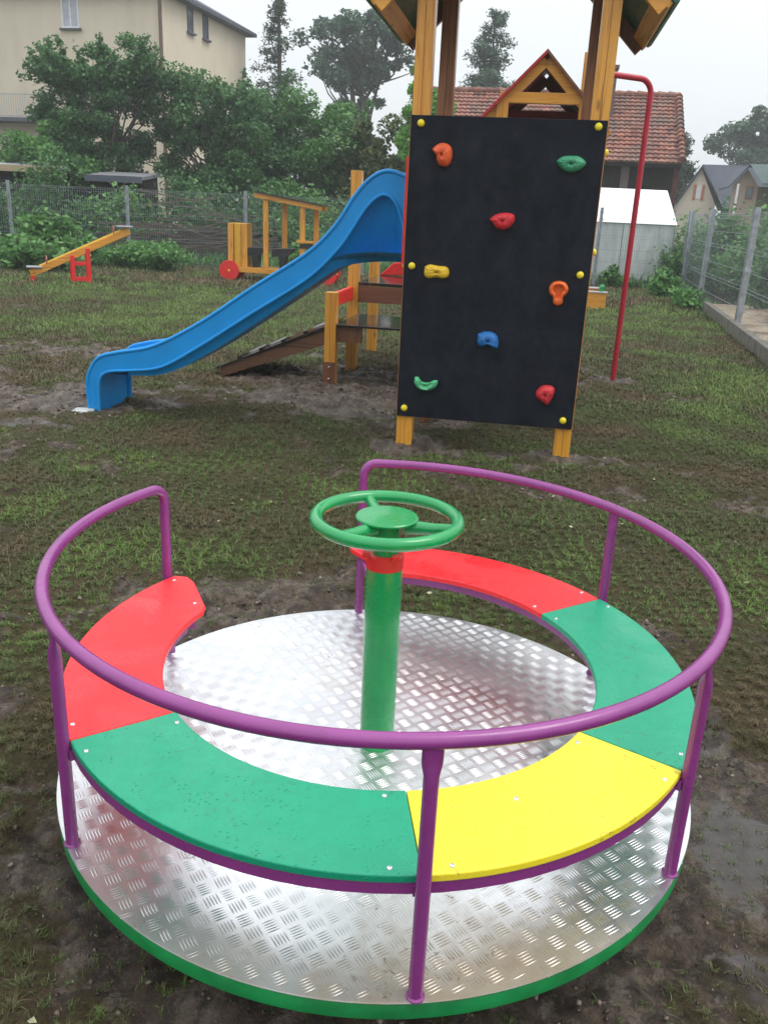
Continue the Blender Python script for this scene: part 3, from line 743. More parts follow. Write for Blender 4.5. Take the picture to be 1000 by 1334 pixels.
# ------------------------------------------------------------------ second play tower (steps, ramp, gable, fire pole)
def tower2():
    t = thing('gabled_play_tower', 'wooden play tower with red gable, low black steps, ramp and a red fire pole', 'play tower', TO, TR_)
    for a, b, z in ((-.93, 1.84, .77), (-.915, 2.66, 1.755), (-.92, 3.72, .95), (1.0, 2.66, 2.72), (.32, 2.66, 2.36), (1.0, 3.62, 2.4), (.1, 3.62, 2.2), (.35, 1.84, .6), (.3, 3.0, .8)):
        m = MB(); post(m, a, b, -.2, z, .095); m.build('post', WZ, t, bevel=.004)
    m = MB(); m.box(-.937, -.828, 1.834, 1.838, 0, .19); s = m.build('steel_shoe', WBZ, t)
    for z in (.05, .15):
        capmb((-.882, 1.834, z), (0, -1, 0), .008).build('bolt', M_bolt, s, smooth=True)
    # platforms
    m = MB(); m.box(-.83, .45, 1.84, 2.66, .492, .512); m.build('low_platform', M_ply, t, bevel=.003)
    m = MB(); m.box(-.83, -.62, 1.88, 1.93, .36, .488); m.box(-.83, .45, 2.60, 2.65, .40, .488); m.build('floor_beam', WBZ, t)
    m = MB(); m.box(-.82, .45, 2.68, 3.70, .77, .80); m.build('step_platform', M_ply, t, bevel=.003)
    m = MB(); m.box(-.82, .45, 2.67, 2.71, .62, .765); m.build('floor_beam', WB, t)
    m = MB(); m.box(-.90, -.86, 1.94, 2.66, .64, .76); m.build('red_guard_board', M_redp, t, bevel=.01)
    m = MB(); m.prism([(-.80, .80), (-.66, .93), (-.36, .97), (-.5, .81)], 3.66, 3.70); m.build('red_guard_board', M_redp, t, bevel=.01)
    m = MB(); m.box(-.83, -.3, 3.70, 3.73, .96, 1.02); m.build('red_guard_board', M_redp, t)
    # ramp
    ramp_ = MB()
    ramp_.prism([(-1.88, -.02), (-.92, .33), (-.92, .46), (-1.88, .06)], 1.90, 1.94)
    ramp_.prism([(-1.88, -.02), (-.92, .33), (-.92, .46), (-1.88, .06)], 2.56, 2.60)
    r = ramp_.build('ramp', wood('ramp_stringer', 'x', 1, (.15, .068, .034), (.085, .038, .02)), t)
    m = MB(); dx, dz = .96, .40
    m.prism([(-1.92, .045), (-.93, .465), (-.93, .485), (-1.92, .06)], 1.88, 2.62); m.build('ramp_board', M_ply, r)
    for k in range(4):
        f = .22 + .2 * k; x = -1.92 + f * .99; z = .06 + f * .425
        m = MB(); m.beam((x, 1.89, z + .012), (x, 2.61, z + .012), .04, .022, up=(-.39, 0, .92)); m.build('cleat', M_ply, r)
    # gable roof
    ax_, az, hw = .70, 2.735, .56
    for s in (-1, 1):
        m = MB(); x1 = ax_ + s * hw; z1 = az - hw * 1.02
        m.prism([(ax_, az), (x1, z1), (x1, z1 - .03), (ax_, az - .03)], 2.62, 3.75); m.build('roof', paint('roof_red', (.42, .025, .035), .4) if s < 0 else WB, t)
        m = MB(); m.beam((ax_ - s * .00, 2.70, az - .075), (x1 - s * .0, 2.70, z1 - .065), .04, .08, up=(0, 0, 1)); m.build('gable_beam', WX, t, bevel=.003)
        m = MB(); m.beam((ax_, 3.66, az - .085), (x1, 3.66, z1 - .07), .04, .10, up=(0, 0, 1)); m.build('gable_beam', WB, t, bevel=.003)
    m = MB(); m.box(.34, 1.02, 2.665, 2.72, 2.33, 2.415); m.build('tie_beam', WX, t, bevel=.003)
    m = MB(); m.box(.2, 1.05, 3.6, 3.63, 2.25, 2.37); m.build('back_panel', M_dred, t)
    m = MB(); m.box(.05, 1.1, 2.7, 3.72, 1.08, 1.12); m.build('platform', M_ply, t)
    # fire pole
    m = MB(); px, py = 1.60, 3.08
    f = .12; pts = [(px, py, -.05), (px, py, 1.2), (px, py, 2.585 - f)]
    ex, ey = 1.05, 2.80; dd = Vector((ex - px, ey - py, 0)).normalized()
    for k in range(1, 9):
        q = PI / 2 * k / 8; pts.append((px + dd.x * f * (1 - math.cos(q)), py + dd.y * f * (1 - math.cos(q)), 2.585 - f + f * math.sin(q)))
    pts.append((ex, ey, 2.60)); m.tube(pts, .0245, 16); m.build('fire_pole', M_pole, t, smooth=True)
tower2()

# ------------------------------------------------------------------ sandbox, seesaw, train
def sandbox():
    t = thing('sandbox', 'small orange wooden sandbox showing past the right edge of the black climbing wall', 'sandbox', (3.05, 15.5, 0), R(-9))
    for a, b, c, d in ((-.6, .6, -.5, -.46), (-.6, .6, .46, .5), (-.6, -.56, -.46, .46), (.56, .6, -.46, .46)):
        m = MB(); m.box(a, b, c, d, -.02, .26); m.build('side_board', WX if a != c and b == .6 and a == -.6 else WY, t, bevel=.004)
    for c, d in ((-.52, -.38), (.38, .52)):
        m = MB(); m.box(-.62, .62, c, d, .262, .285); m.build('seat_board', paint('grey_sheet', (.4, .4, .4), .4), t, bevel=.004)
    m = MB(); m.box(-.555, .555, -.455, .455, .02, .12); m.build('sand', paint('play_sand', (.4, .32, .2), .9, .2), t)
    m = MB(); m.lathe([(.04, .285), (.05, .36), (.03, .40)], 12, (.52, -.42, 0)); m.build('toy_cap', M_green, t)
sandbox()
def seesaw():
    t = thing('seesaw', 'yellow wooden seesaw with red frame, its right end up against the fence', 'seesaw', (-5.45, 15.45, 0), R(24))
    a = math.atan2(.80, 1.74)
    hl = .92; zc = .50
    m = MB(); m.beam((-hl * math.cos(a), 0, zc - hl * math.sin(a) + .02), (hl * math.cos(a), 0, zc + hl * math.sin(a)), .09, .12); m.build('beam', WX, t, bevel=.01)
    m = MB(); m.beam((-.75 * math.cos(a), 0, zc - .75 * math.sin(a) + .085), (.75 * math.cos(a), 0, zc + .75 * math.sin(a) + .075), .06, .02)
    m.build('top_strip', paint('yellow_strip', (.75, .5, .03), .4), t)
    M_gs = paint('grey_seat', (.28, .28, .31), .4)
    for s in (-1, 1):
        x, z = s * .84 * math.cos(a), zc + s * .84 * math.sin(a) + .10
        m = MB(); m.box(x - .13, x + .13, -.11, .11, z - .015, z + .015); m.build('seat', M_gs, t, bevel=.02)
        m = MB(); xx = s * .62 * math.cos(a); zz = zc + s * .62 * math.sin(a) + .07
        m.tube([(xx, -.10, zz), (xx, -.11, zz + .07), (xx, -.06, zz + .12), (xx, .06, zz + .12), (xx, .11, zz + .07), (xx, .10, zz)], .011, 8)
        m.build('handle', paint('worn_handle', (.30, .10, .06), .5), t, smooth=True)
    for y in (-.15, .11):
        for x in (-.15, .11):
            m = MB(); m.box(x - .035, x + .035, y, y + .035, 0, .46 if x < 0 else .58); m.build('upright', M_redp, t, bevel=.005)
        for z0 in (.03, .29):
            m = MB(); m.box(-.115, .075, y + .002, y + .033, z0, z0 + .055); m.build('cross_bar', M_redp, t, bevel=.005)
    m = MB(); m.box(-.84, -.76, -.05, .05, -.02, .10); m.build('buffer', M_redp, t)
seesaw()
def train():
    t = thing('toy_train', 'wooden climb-on toy train with red disc wheels and sloping cab roof', 'toy train', (-3.2, 17.2, 0), R(-3))
    m = MB(); m.box(-.15, 2.05, 0, .55, .16, .26); m.build('chassis', WX, t, bevel=.006)
    for x, r in ((-.0, .19), (1.90, .19), (1.2, .0)):
        if not r: continue
        for y0 in (-.05, .56):
            m = MB(); n = 28; m.prism([(x + r * math.cos(2 * PI * k / n), .19 + r * math.sin(2 * PI * k / n)) for k in range(n)], y0, y0 + .04)
            w = m.build('wheel', M_redp, t, bevel=.006)
            capmb((x, y0, .19), (0, -1, 0), .02).build('hub_cap', M_cap, w, smooth=True)
    for x0, w, mm in ((-.03, .10, WZ), (.08, .13, paint('yellow_board', (.72, .42, .03), .4)), (.23, .11, WZ)):
        m = MB(); m.box(x0, x0 + w, .04 if w != .13 else .10, .5, .26, 1.06); m.build('boiler_board', mm, t, bevel=.005)
    for x, y, z0, z1 in ((.66, 0, .26, 1.50), (.93, .5, .26, 1.46), (1.36, 0, .26, 1.40), (1.55, .5, .26, 1.36)):
        m = MB(); m.box(x, x + .095, y, y + .09, z0, z1); m.build('cab_post', WZ, t, bevel=.005)
    m = MB(); m.beam((.50, -.02, 1.585), (1.78, -.02, 1.395), .05, .09); m.build('roof_beam', WX, t, bevel=.005)
    m = MB(); m.beam((.55, .56, 1.57), (1.80, .56, 1.385), .05, .09); m.build('roof_beam', WX, t, bevel=.005)
    m = MB(); m.beam((.50, .27, 1.64), (1.80, .27, 1.447), .72, .02); m.build('roof', M_ply, t)
    M_s = paint('black_seat', (.012, .012, .014), .35)
    for x in (.33, .86):
        m = MB(); m.prism([(x - .05, .62), (x + .36, .64), (x + .34, .58), (x + .22, .50), (x + .2, .26), (x + .1, .26), (x + .08, .50), (x - .05, .46)], .08, .42); m.build('seat', M_s, t, bevel=.006)
    m = MB(); m.box(1.30, 1.62, -.03, .12, .76, .80); m.build('shelf', WX, t)
    m = MB(); m.box(1.36, 1.6, -.02, .10, .66, .74); m.build('counter_board', M_s, t)
train()

# ------------------------------------------------------------------ fences
def mesh_panel(p, q, h, z0, parent, step=.05, wr=.0019, wr2=None):
    wr2 = wr2 or wr
    m = MB(); p, q = Vector(p), Vector(q); d = (q - p); L = d.length; d.normalize(); nrm = Vector((-d.y, d.x, 0))
    n = int(L / step)
    for k in range(n + 1):
        c = p + d * (L * k / n)
        m.beam((c.x, c.y, z0 + .02), (c.x, c.y, z0 + h), wr * 2, wr * 2)
    folds = [.06, .10, .55, .60, 1.05, 1.10, h - .05, h - .1]
    for z in [.3, .8, 1.3, h - .02] + folds:
        o = nrm * (.018 if z in folds else .004)
        m.beam(p + o + Vector((0, 0, z0 + z)), q + o + Vector((0, 0, z0 + z)), wr2 * 2.4, wr2 * 2.4)
    return m.build('mesh_panel', M_wire, parent)
def fence(name, label, pts, h=1.62, step=.05, z0=0, pw=.06, wr=.0019, wr2=None):
    t = thing(name, label, 'fence', (0, 0, 0))
    for i, p in enumerate(pts):
        m = MB(); m.box(p[0] - pw / 2, p[0] + pw / 2, p[1] - pw / 2, p[1] + pw / 2, z0 - .1, h + z0 + .04)
        m.box(p[0] - pw / 2 - .004, p[0] + pw / 2 + .004, p[1] - pw / 2 - .004, p[1] + pw / 2 + .004, h + z0 + .04, h + z0 + .055)
        for z in (.25, .8, 1.4): m.box(p[0] - pw / 2 - .01, p[0] + pw / 2 + .01, p[1] - pw / 2 - .012, p[1] - pw / 2, z + z0, z + z0 + .05)
        m.build('post', M_zinc, t)
        if i: mesh_panel((pts[i - 1][0], pts[i - 1][1] - pw / 2 - .008, 0), (p[0], p[1] - pw / 2 - .008, 0), h, z0, t, step, wr, wr2)
    return t
bx = [-5.945 + 2.6 * k for k in range(-5, 5)]
fence('mesh_fence', 'grey wire mesh fence running across the back behind the seesaw and toy train', [(x, 20.0) for x in bx] + [(6.38, 20.0)])
def fx(y): return 4.115 + .2117 * (y - 9.445)
ys = [2.2, 5.6, 9.0, 12.45, 16.0, 19.1]
fence('mesh_fence', 'grey wire mesh fence on a concrete kerb along the right side of the grass', [(fx(y) + (.12 if y < 13 else .0), y) for y in ys], 1.60, .05, .03, .075, .0008, .0024)
# kerb
m = MB(); Ysk = [1.0, 4, 7, 10, 12.5, 15.4]
for a, b in zip(Ysk[:-1], Ysk[1:]):
    a2, b2 = a + .01, b - .01
    m.add([(fx(y) + dx, y, z) for y in (a2, b2) for dx, z in ((-.0, -.1), (.0, .17), (.10, .17), (.10, -.1))], [(0, 1, 2, 3), (7, 6, 5, 4), (0, 4, 5, 1), (1, 5, 6, 2), (2, 6, 7, 3), (3, 7, 4, 0)])
kb = m.build('kerb', paint('kerb_concrete', (.13, .12, .10), .85, .45, 7, bmp=.5), None, bevel=.012); kb['kind'] = 'structure'
# sandy ground beyond the kerb
def sandarea():
    g = np.random.default_rng(3); nx, ny = 60, 160
    xs = np.linspace(0, 1, nx); ysn = np.linspace(1.2, 15.6, ny); Xs, Yv = np.meshgrid(xs, ysn)
    Xv = fx(Yv) + .101 + Xs * 5
    Z = .13 + (fbm(Xv * 3, Yv * 3, 4) - .5) * .09 + .18 * np.exp(-((Xv - 6.2) / .7) ** 2 - ((Yv - 13.4) / .8) ** 2)
    Z[:, 0] = .12; Z[-1, :] = -.05
    V = np.stack([Xv, Yv, Z], -1).reshape(-1, 3); I = np.arange(nx * ny).reshape(ny, nx)
    F = np.stack([I[:-1, :-1], I[:-1, 1:], I[1:, 1:], I[1:, :-1]], -1).reshape(-1, 4)
    m, nt, b = newmat('sandy_gravel'); v = coords(nt); n = noise(nt, v, 26, 8, .7); n2 = noise(nt, v, 1.3, 4)
    c = ramp(nt, n, [(.3, (.20, .15, .10)), (.55, (.36, .29, .20)), (.75, (.50, .43, .33))])
    nt.links.new(mixc(nt, maprange(nt, n2, .5, .62, 0, .85), c.outputs[0], (.10, .055, .035)), b.inputs['Base Color'])
    b.inputs['Roughness'].default_value = .9; bump(nt, b, n, .9, .03)
    o = rawmesh('gravel_path', V, F, m); o['kind'] = 'structure'
sandarea()

# ------------------------------------------------------------------ vegetation
def leafquads(C, size, g, flat=.0, aspect=.62):
    n = len(C); nrm = g.normal(size=(n, 3)); nrm[:, 2] = np.abs(nrm[:, 2]) + .35 + flat; nrm /= np.linalg.norm(nrm, axis=1)[:, None]
    r = g.normal(size=(n, 3)); a = np.cross(nrm, r); a /= np.linalg.norm(a, axis=1)[:, None]; b = np.cross(nrm, a)
    s = (size * g.uniform(.6, 1.3, n))[:, None]
    return np.stack([C - a * s, C - b * s * aspect, C + a * s, C + b * s * aspect], 1)
def limb(mb, p, q, r0, r1, g, bend=.12, n=6):
    p, q = np.array(p, float), np.array(q, float); L = np.linalg.norm(q - p); o = g.normal(size=3) * bend * L; pts = []; rs = []
    for k in range(n + 1):
        t = k / n; pts.append(tuple(p + (q - p) * t + o * math.sin(PI * t))); rs.append(r0 + (r1 - r0) * t)
    mb.tube(pts, rs, 7); return pts
def tree(name, label, base, height_, crown, mat, nleaf, size, seed, trunk=.15, group=None, nblob=40, blobr=.35, split=.35, cat='tree', spikes=0, shell=.75):
    """crown = (cx,cy,cz, rx,ry,rz) world ellipsoid; limbs run to the clump centres; leaves cluster round them"""
    g = np.random.default_rng(seed); cx, cy, cz, rx, ry, rz = crown; bx_, by_, bz_ = base
    t = thing(name, label, cat, base, 0, group)
    mb = MB(); sp = (0, 0, max(.15, (height_) * split))
    fork = np.array([(cx - bx_) * .4, (cy - by_) * .4, sp[2]])
    limb(mb, (0, 0, -.1), fork, trunk, trunk * .7, g, .05)
    top = np.array([cx - bx_, cy - by_, cz - bz_ + rz * .5]); limb(mb, fork, top, trunk * .65, trunk * .15, g, .08)
    Cs = []
    for k in range(nblob):
        d = g.normal(size=3); d /= np.linalg.norm(d)
        rr = shell + (1 - shell) * g.random() if g.random() < .7 else g.random() * shell
        lump = 1 + .28 * math.sin(3.1 * math.atan2(d[1], d[0]) + seed) * math.cos(2.3 * d[2] * 2 + seed)
        c = np.array([cx + d[0] * rx * rr * lump, cy + d[1] * ry * rr * lump, cz + d[2] * rz * rr * lump])
        c[2] = max(c[2], bz_ + .15)
        Cs.append(c)
    hubs = [fork + (np.array(c) - np.array(base) - fork) * g.uniform(.35, .6) for c in Cs[:max(5, nblob // 7)]]
    for h in hubs: limb(mb, fork + (h - fork) * .0, h, trunk * .45, trunk * .2, g, .12)
    for c in Cs:
        c0 = c - np.array(base); h = min(hubs, key=lambda q: np.linalg.norm(q - c0)); limb(mb, h, c0, trunk * .16, trunk * .05, g, .12, 4)
    L = []; per = nleaf // nblob
    for c in Cs:
        w = blobr * g.uniform(.6, 1.35)
        npts = int(per * g.uniform(.6, 1.4)); d = g.normal(size=(npts, 3)); d /= np.linalg.norm(d, axis=1)[:, None]
        rad = g.random(npts) ** .5
        L.append(c + d * rad[:, None] * w * np.array([1, 1, .72]))
    for k in range(spikes):
        a = g.uniform(0, 2 * PI); b = g.uniform(.25, 1.2); st = np.array([cx + rx * .6 * math.cos(a), cy + ry * .5 * math.sin(a), cz + rz * .35])
        ln = g.uniform(.7, 1.5) * rx * .68; dr = np.array([math.cos(a) * math.cos(b) * 1.1, .5 * math.sin(a) * math.cos(b), math.sin(b)]); en = st + dr * ln
        limb(mb, st - np.array(base), en - np.array(base), .02, .006, g, .06, 5)
        m_ = 170; tt = g.random(m_) ** .8; L.append(st + (en - st) * tt[:, None] + g.normal(size=(m_, 3)) * (.09 - .04 * tt)[:, None])
    C = np.concatenate(L) - np.array(base)
    k = C[:, 2] > .03; C = C[k]
    mb.build('trunk', M_bark, t, smooth=True)
    quads('crown', leafquads(C, size, g), mat, t)
    return t
def conifer(name, label, base, h, r, z0, mat, n, size, seed, sparse=1.0, group=None, pw=1.0):
    g = np.random.default_rng(seed); t = thing(name, label, 'tree', base, 0, group); mb = MB()
    mb.tube([(0, 0, -.1), (.05, 0, h * .5), (0, .0, h)], [h * .018, h * .011, .02], 8); L = []
    nb = int(60 * sparse)
    for k in range(nb):
        f = g.random() ** .9; z = z0 + (h - z0) * f; R_ = r * (1 - f) ** pw * g.uniform(.65, 1.15) + .08; a = g.random() * 2 * PI
        en = np.array([R_ * math.cos(a), R_ * math.sin(a), z - R_ * .12 + g.normal() * .1]); limb(mb, (0, 0, z), en, .03, .008, g, .08, 4)
        m_ = int(n / nb * (.4 + R_ / r)); tt = g.random(m_) ** .7
        L.append(np.array([0, 0, z]) + (en - np.array([0, 0, z])) * tt[:, None] + g.normal(size=(m_, 3)) * np.array([.5, .5, .42]) * (.17 + .14 * R_))
    mb.build('trunk', M_bark, t, smooth=True); quads('crown', leafquads(np.concatenate(L), size, g, 0, .4), mat, t)
def bush(name, label, base, rx, ry, h, mat, n, size, seed, group=None, cat='bush', stems=12):
    g = np.random.default_rng(seed); t = thing(name, label, cat, base, 0, group); mb = MB(); L = []
    for k in range(stems):
        a = g.random() * 2 * PI; rr = g.random() ** .5; en = np.array([rx * rr * math.cos(a), ry * rr * math.sin(a), h * (1 - .55 * rr * rr) * g.uniform(.65, 1.08)])
        limb(mb, (en[0] * .15, en[1] * .15, -.03), en, .015, .005, g, .08, 4)
        m_ = n // stems; tt = g.random(m_) ** .6
        L.append(np.array([en[0] * .15, en[1] * .15, 0]) + (en - np.array([en[0] * .15, en[1] * .15, 0])) * tt[:, None] + g.normal(size=(m_, 3)) * np.array([rx * .2, ry * .2, h * .09]))
    C = np.concatenate(L); C[:, 2] = np.abs(C[:, 2]) + .01
    mb.build('stem', M_bark, t, smooth=True); quads('foliage', leafquads(C, size, g), mat, t)

# garden trees beyond the back fence
tree('fruit_tree', 'spiky dark fruit tree in front of the tall cream house', (-8.5, 26.5, 0), 6, (-8.45, 26.5, 3.35, 1.6, 1.4, 2.35), L_dark, 34000, .058, 21, .16, nblob=90, blobr=.36, spikes=85, split=.2)
tree('fruit_tree', 'wide leafy tree left of the tall cream house corner', (-5.2, 27, 0), 5, (-5.1, 27, 2.7, 1.95, 1.7, 2.25), L_dark, 52000, .058, 22, .18, nblob=100, blobr=.48, spikes=26, split=.18)
tree('garden_tree', 'rounded green tree between the conifer and the blue slide', (-2.5, 28, 0), 4, (-2.6, 28, 2.6, 1.9, 1.5, 1.95), L_mid, 38000, .06, 23, .15, nblob=70, blobr=.5, spikes=6, split=.2)
tree('garden_tree', 'low rounded light green tree over the dark shed roof', (-9.9, 25.6, 0), 3.2, (-9.9, 25.6, 2.2, 1.45, 1.2, 1.05), L_mid, 15000, .07, 24, .12, nblob=45, blobr=.42, split=.25)
tree('garden_tree', 'olive tree just left of the red tiled barn', (-.75, 27.2, 0), 3.5, (-.7, 27.2, 2.0, 1.2, 1.2, 1.6), L_olive, 15000, .075, 25, .12, nblob=42, blobr=.45, split=.2)
tree('climbing_vine', 'bright green vine climbing over the left end of the tiled barn', (.5, 25.6, 0), 5, (.5, 25.6, 2.8, .88, .5, 2.15), L_bright, 19000, .06, 26, .06, nblob=44, blobr=.33, cat='vine', spikes=5)
tree('oak_tree', 'large open-crowned tree with forked dark limbs between the conifer and the tower', (-2.2, 55, 0), 12, (-2.6, 55, 9.6, 3.0, 2.6, 2.9), L_grey, 15000, .13, 27, .34, nblob=75, blobr=.66, split=.42, shell=.8)
tree('oak_tree', 'big rounded tree behind the slate roofs at the right edge', (26.4, 66, 0), 9, (26.2, 66, 7.0, 3.7, 3.0, 2.1), L_grey, 15000, .15, 28, .35, nblob=75, blobr=.8, split=.35, shell=.8)
conifer('conifer_tree', 'thin straggly conifer beside the cream house', (-6.3, 48, 0), 12.8, 2.7, 4.2, L_con, 11000, .09, 31, 1.0, pw=1.5)
conifer('pine_tree', 'small pine standing behind the barn roof', (4.5, 50, 0), 11.3, 2.1, 5.5, L_grey, 11000, .10, 32, .8, pw=.55)
conifer('conifer_tree', 'dark dense conifer between the barn and the slate roofed house', (14.0, 46.5, 0), 5.5, 1.6, .5, L_con, 15000, .09, 33, 1.7, pw=.75)
# understorey at the back fence
ub = [(-10.6, 22.4, 1.0, .9, 1.5, L_dark), (-8.9, 23.2, 1.0, .9, 1.7, L_dark), (-7.1, 23.6, .9, .8, 1.5, L_mid), (-5.2, 24.0, 1.0, .8, 1.8, L_dark), (-3.6, 24.0, 1.0, .9, 1.6, L_dark), (-2.1, 23.4, .9, .8, 1.7, L_mid), (-.6, 23.2, .9, .8, 1.6, L_dark), (.9, 22.8, .9, .8, 1.5, L_mid), (2.3, 22.8, .9, .8, 1.5, L_dark),
      (-12.4, 22, 1.2, 1, 1.8, L_mid), (-13.6, 24, 1.3, 1, 2.4, L_dark)]
for i, (x, y, rx, ry, h, mt) in enumerate(ub):
    h *= 1.25
    bush('garden_shrub', 'dark leafy shrub growing close behind the back mesh fence', (x, y, 0), rx * 1.15, ry, h, mt, 7500, .06, 60 + i, 'shrubs behind the back fence')
# plants on the playground side
bush('burdock_clump', 'leafy weeds with broad leaves at the left edge by the seesaw', (-7.25, 17.6, 0), 1.0, .6, .62, L_mid, 2600, .085, 81, cat='plant')
bush('burdock_clump', 'taller dark green weed clump against the left end of the fence', (-7.4, 19.0, 0), .9, .5, 1.05, L_mid, 3600, .075, 82, cat='plant')
bush('weed_patch', 'low green weeds behind the raised end of the seesaw', (-5.6, 19.3, 0), .8, .4, .55, L_mid, 1800, .06, 83, cat='plant')
bush('shrub', 'small rounded bush at the fence between seesaw and toy train', (-5.0, 18.9, 0), .62, .5, .72, L_mid, 5200, .045, 84)
bush('weed_patch', 'green weeds under the cab of the toy train', (-2.0, 19.6, 0), .9, .3, .7, L_mid, 1600, .05, 85, cat='plant')
bush('weed_patch', 'green weeds at the corner of the white greenhouse and right fence', (5.45, 18.0, 0), .32, .35, .5, L_mid, 2200, .05, 86, cat='plant')
bush('weed_patch', 'thin weeds growing at the foot of the right fence', (5.35, 16.1, 0), .3, .9, .32, L_mid, 2200, .04, 87, cat='plant')
bush('weed_patch', 'sparse weeds along the base of the greenhouse wall', (4.9, 19.9, 0), .35, .15, .45, L_mid, 700, .05, 88, cat='plant')
# hedge plants beyond the right fence
hd = [(6.3, 14.2, .55, 1.25), (6.75, 20.4, .75, 1.50), (7.0, 18.9, .8, 1.65), (7.1, 17.3, .8, 1.72), (7.2, 15.9, .85, 1.68), (7.6, 14.6, .9, 1.7), (8.7, 16.0, 1.1, 2.2), (8.4, 18.6, 1.0, 2.0)]
for i, (x, y, r, h) in enumerate(hd):
    bush('thuja_bush', 'dense green hedge bush beyond the right mesh fence', (x, y, 0), r, r, h, (L_dark, L_mid)[i % 2], 8500, .05, 90 + i, 'hedge bushes beyond the right fence', stems=24)
# brushwood heap behind the fence
def brush():
    g = np.random.default_rng(9); mb = MB()
    for k in range(150):
        x = g.uniform(-6.6, -3.4); y = 21.7 + g.normal() * .35; z = abs(g.normal()) * .45 + .05; a = g.normal() * .35; l = g.uniform(.3, 1.1)
        mb.beam((x - l * math.cos(a), y, z - l * .3 * math.sin(a)), (x + l * math.cos(a), y + g.normal() * .2, z + l * .3 * math.sin(a) + .05), .035 + .05 * g.random(), .03)
    o = mb.build('brushwood', wood('old_timber', 'x', 1, (.13, .09, .07), (.05, .035, .03))); o['kind'] = 'stuff'; o['label'] = 'heap of old dark boards and branches behind the back fence'; o['category'] = 'wood heap'
brush()

# ------------------------------------------------------------------ buildings
def plaster(name, c, var=.07):
    m, nt, b = newmat(name); v = coords(nt); n = noise(nt, v, .7, 5, .6); n2 = noise(nt, v, 9, 4)
    s = noise(nt, coords(nt, (1, 1, .12)), 1.6, 4)
    c0 = mixc(nt, maprange(nt, n, .35, .65, 0, 1), tuple(x * (1 - var) for x in c), c)
    nt.links.new(mixc(nt, maprange(nt, s, .5, .75, 0, .3), c0, tuple(x * .7 for x in c)), b.inputs['Base Color'])
    b.inputs['Roughness'].default_value = .9; bump(nt, b, n2, .3, .02); return m
M_cream = plaster('cream_render', (.66, .575, .445))
M_glass = paint('window_glass', (.10, .12, .14), .08, .3, 2, bmp=0, spec=.8)
M_curt = paint('window_curtain', (.42, .44, .50), .5, .2, 3)
M_wf = paint('white_frame', (.72, .72, .72), .5)
M_slate = plaster('dark_slate', (.09, .10, .125), .25)
def win(parent, p0, d, w, h, nrm, recess=.12, frame=M_wf, pane=M_glass, sill=True):
    """window in a wall: p0 lower corner on the wall face, d unit along wall, nrm outward"""
    p0, d, nrm = Vector(p0), Vector(d), Vector(nrm); f = .07
    def bx_(mb, u0, u1, z0, z1, n0, n1):
        vs = [p0 + d * u + nrm * n + Vector((0, 0, z)) for z in (z0, z1) for u, n in ((u0, n0), (u1, n0), (u1, n1), (u0, n1))]
        mb.add(vs, [(0, 3, 2, 1), (4, 5, 6, 7), (0, 1, 5, 4), (1, 2, 6, 5), (2, 3, 7, 6), (3, 0, 4, 7)])
    m = MB(); bx_(m, 0, f, 0, h, -.02, .03); bx_(m, w - f, w, 0, h, -.02, .03); bx_(m, f, w - f, 0, f, -.02, .03); bx_(m, f, w - f, h - f, h, -.02, .03)
    if w > .7: bx_(m, w / 2 - .03, w / 2 + .03, f, h - f, -.02, .03)
    o = m.build('window', frame, parent)
    m = MB(); bx_(m, f, w - f, f, h - f, -.015, .006); m.build('pane', pane, o)
    if sill: m = MB(); bx_(m, -.08, w + .08, -.08, -.01, -.02, .14); m.build('sill', M_slate, o)
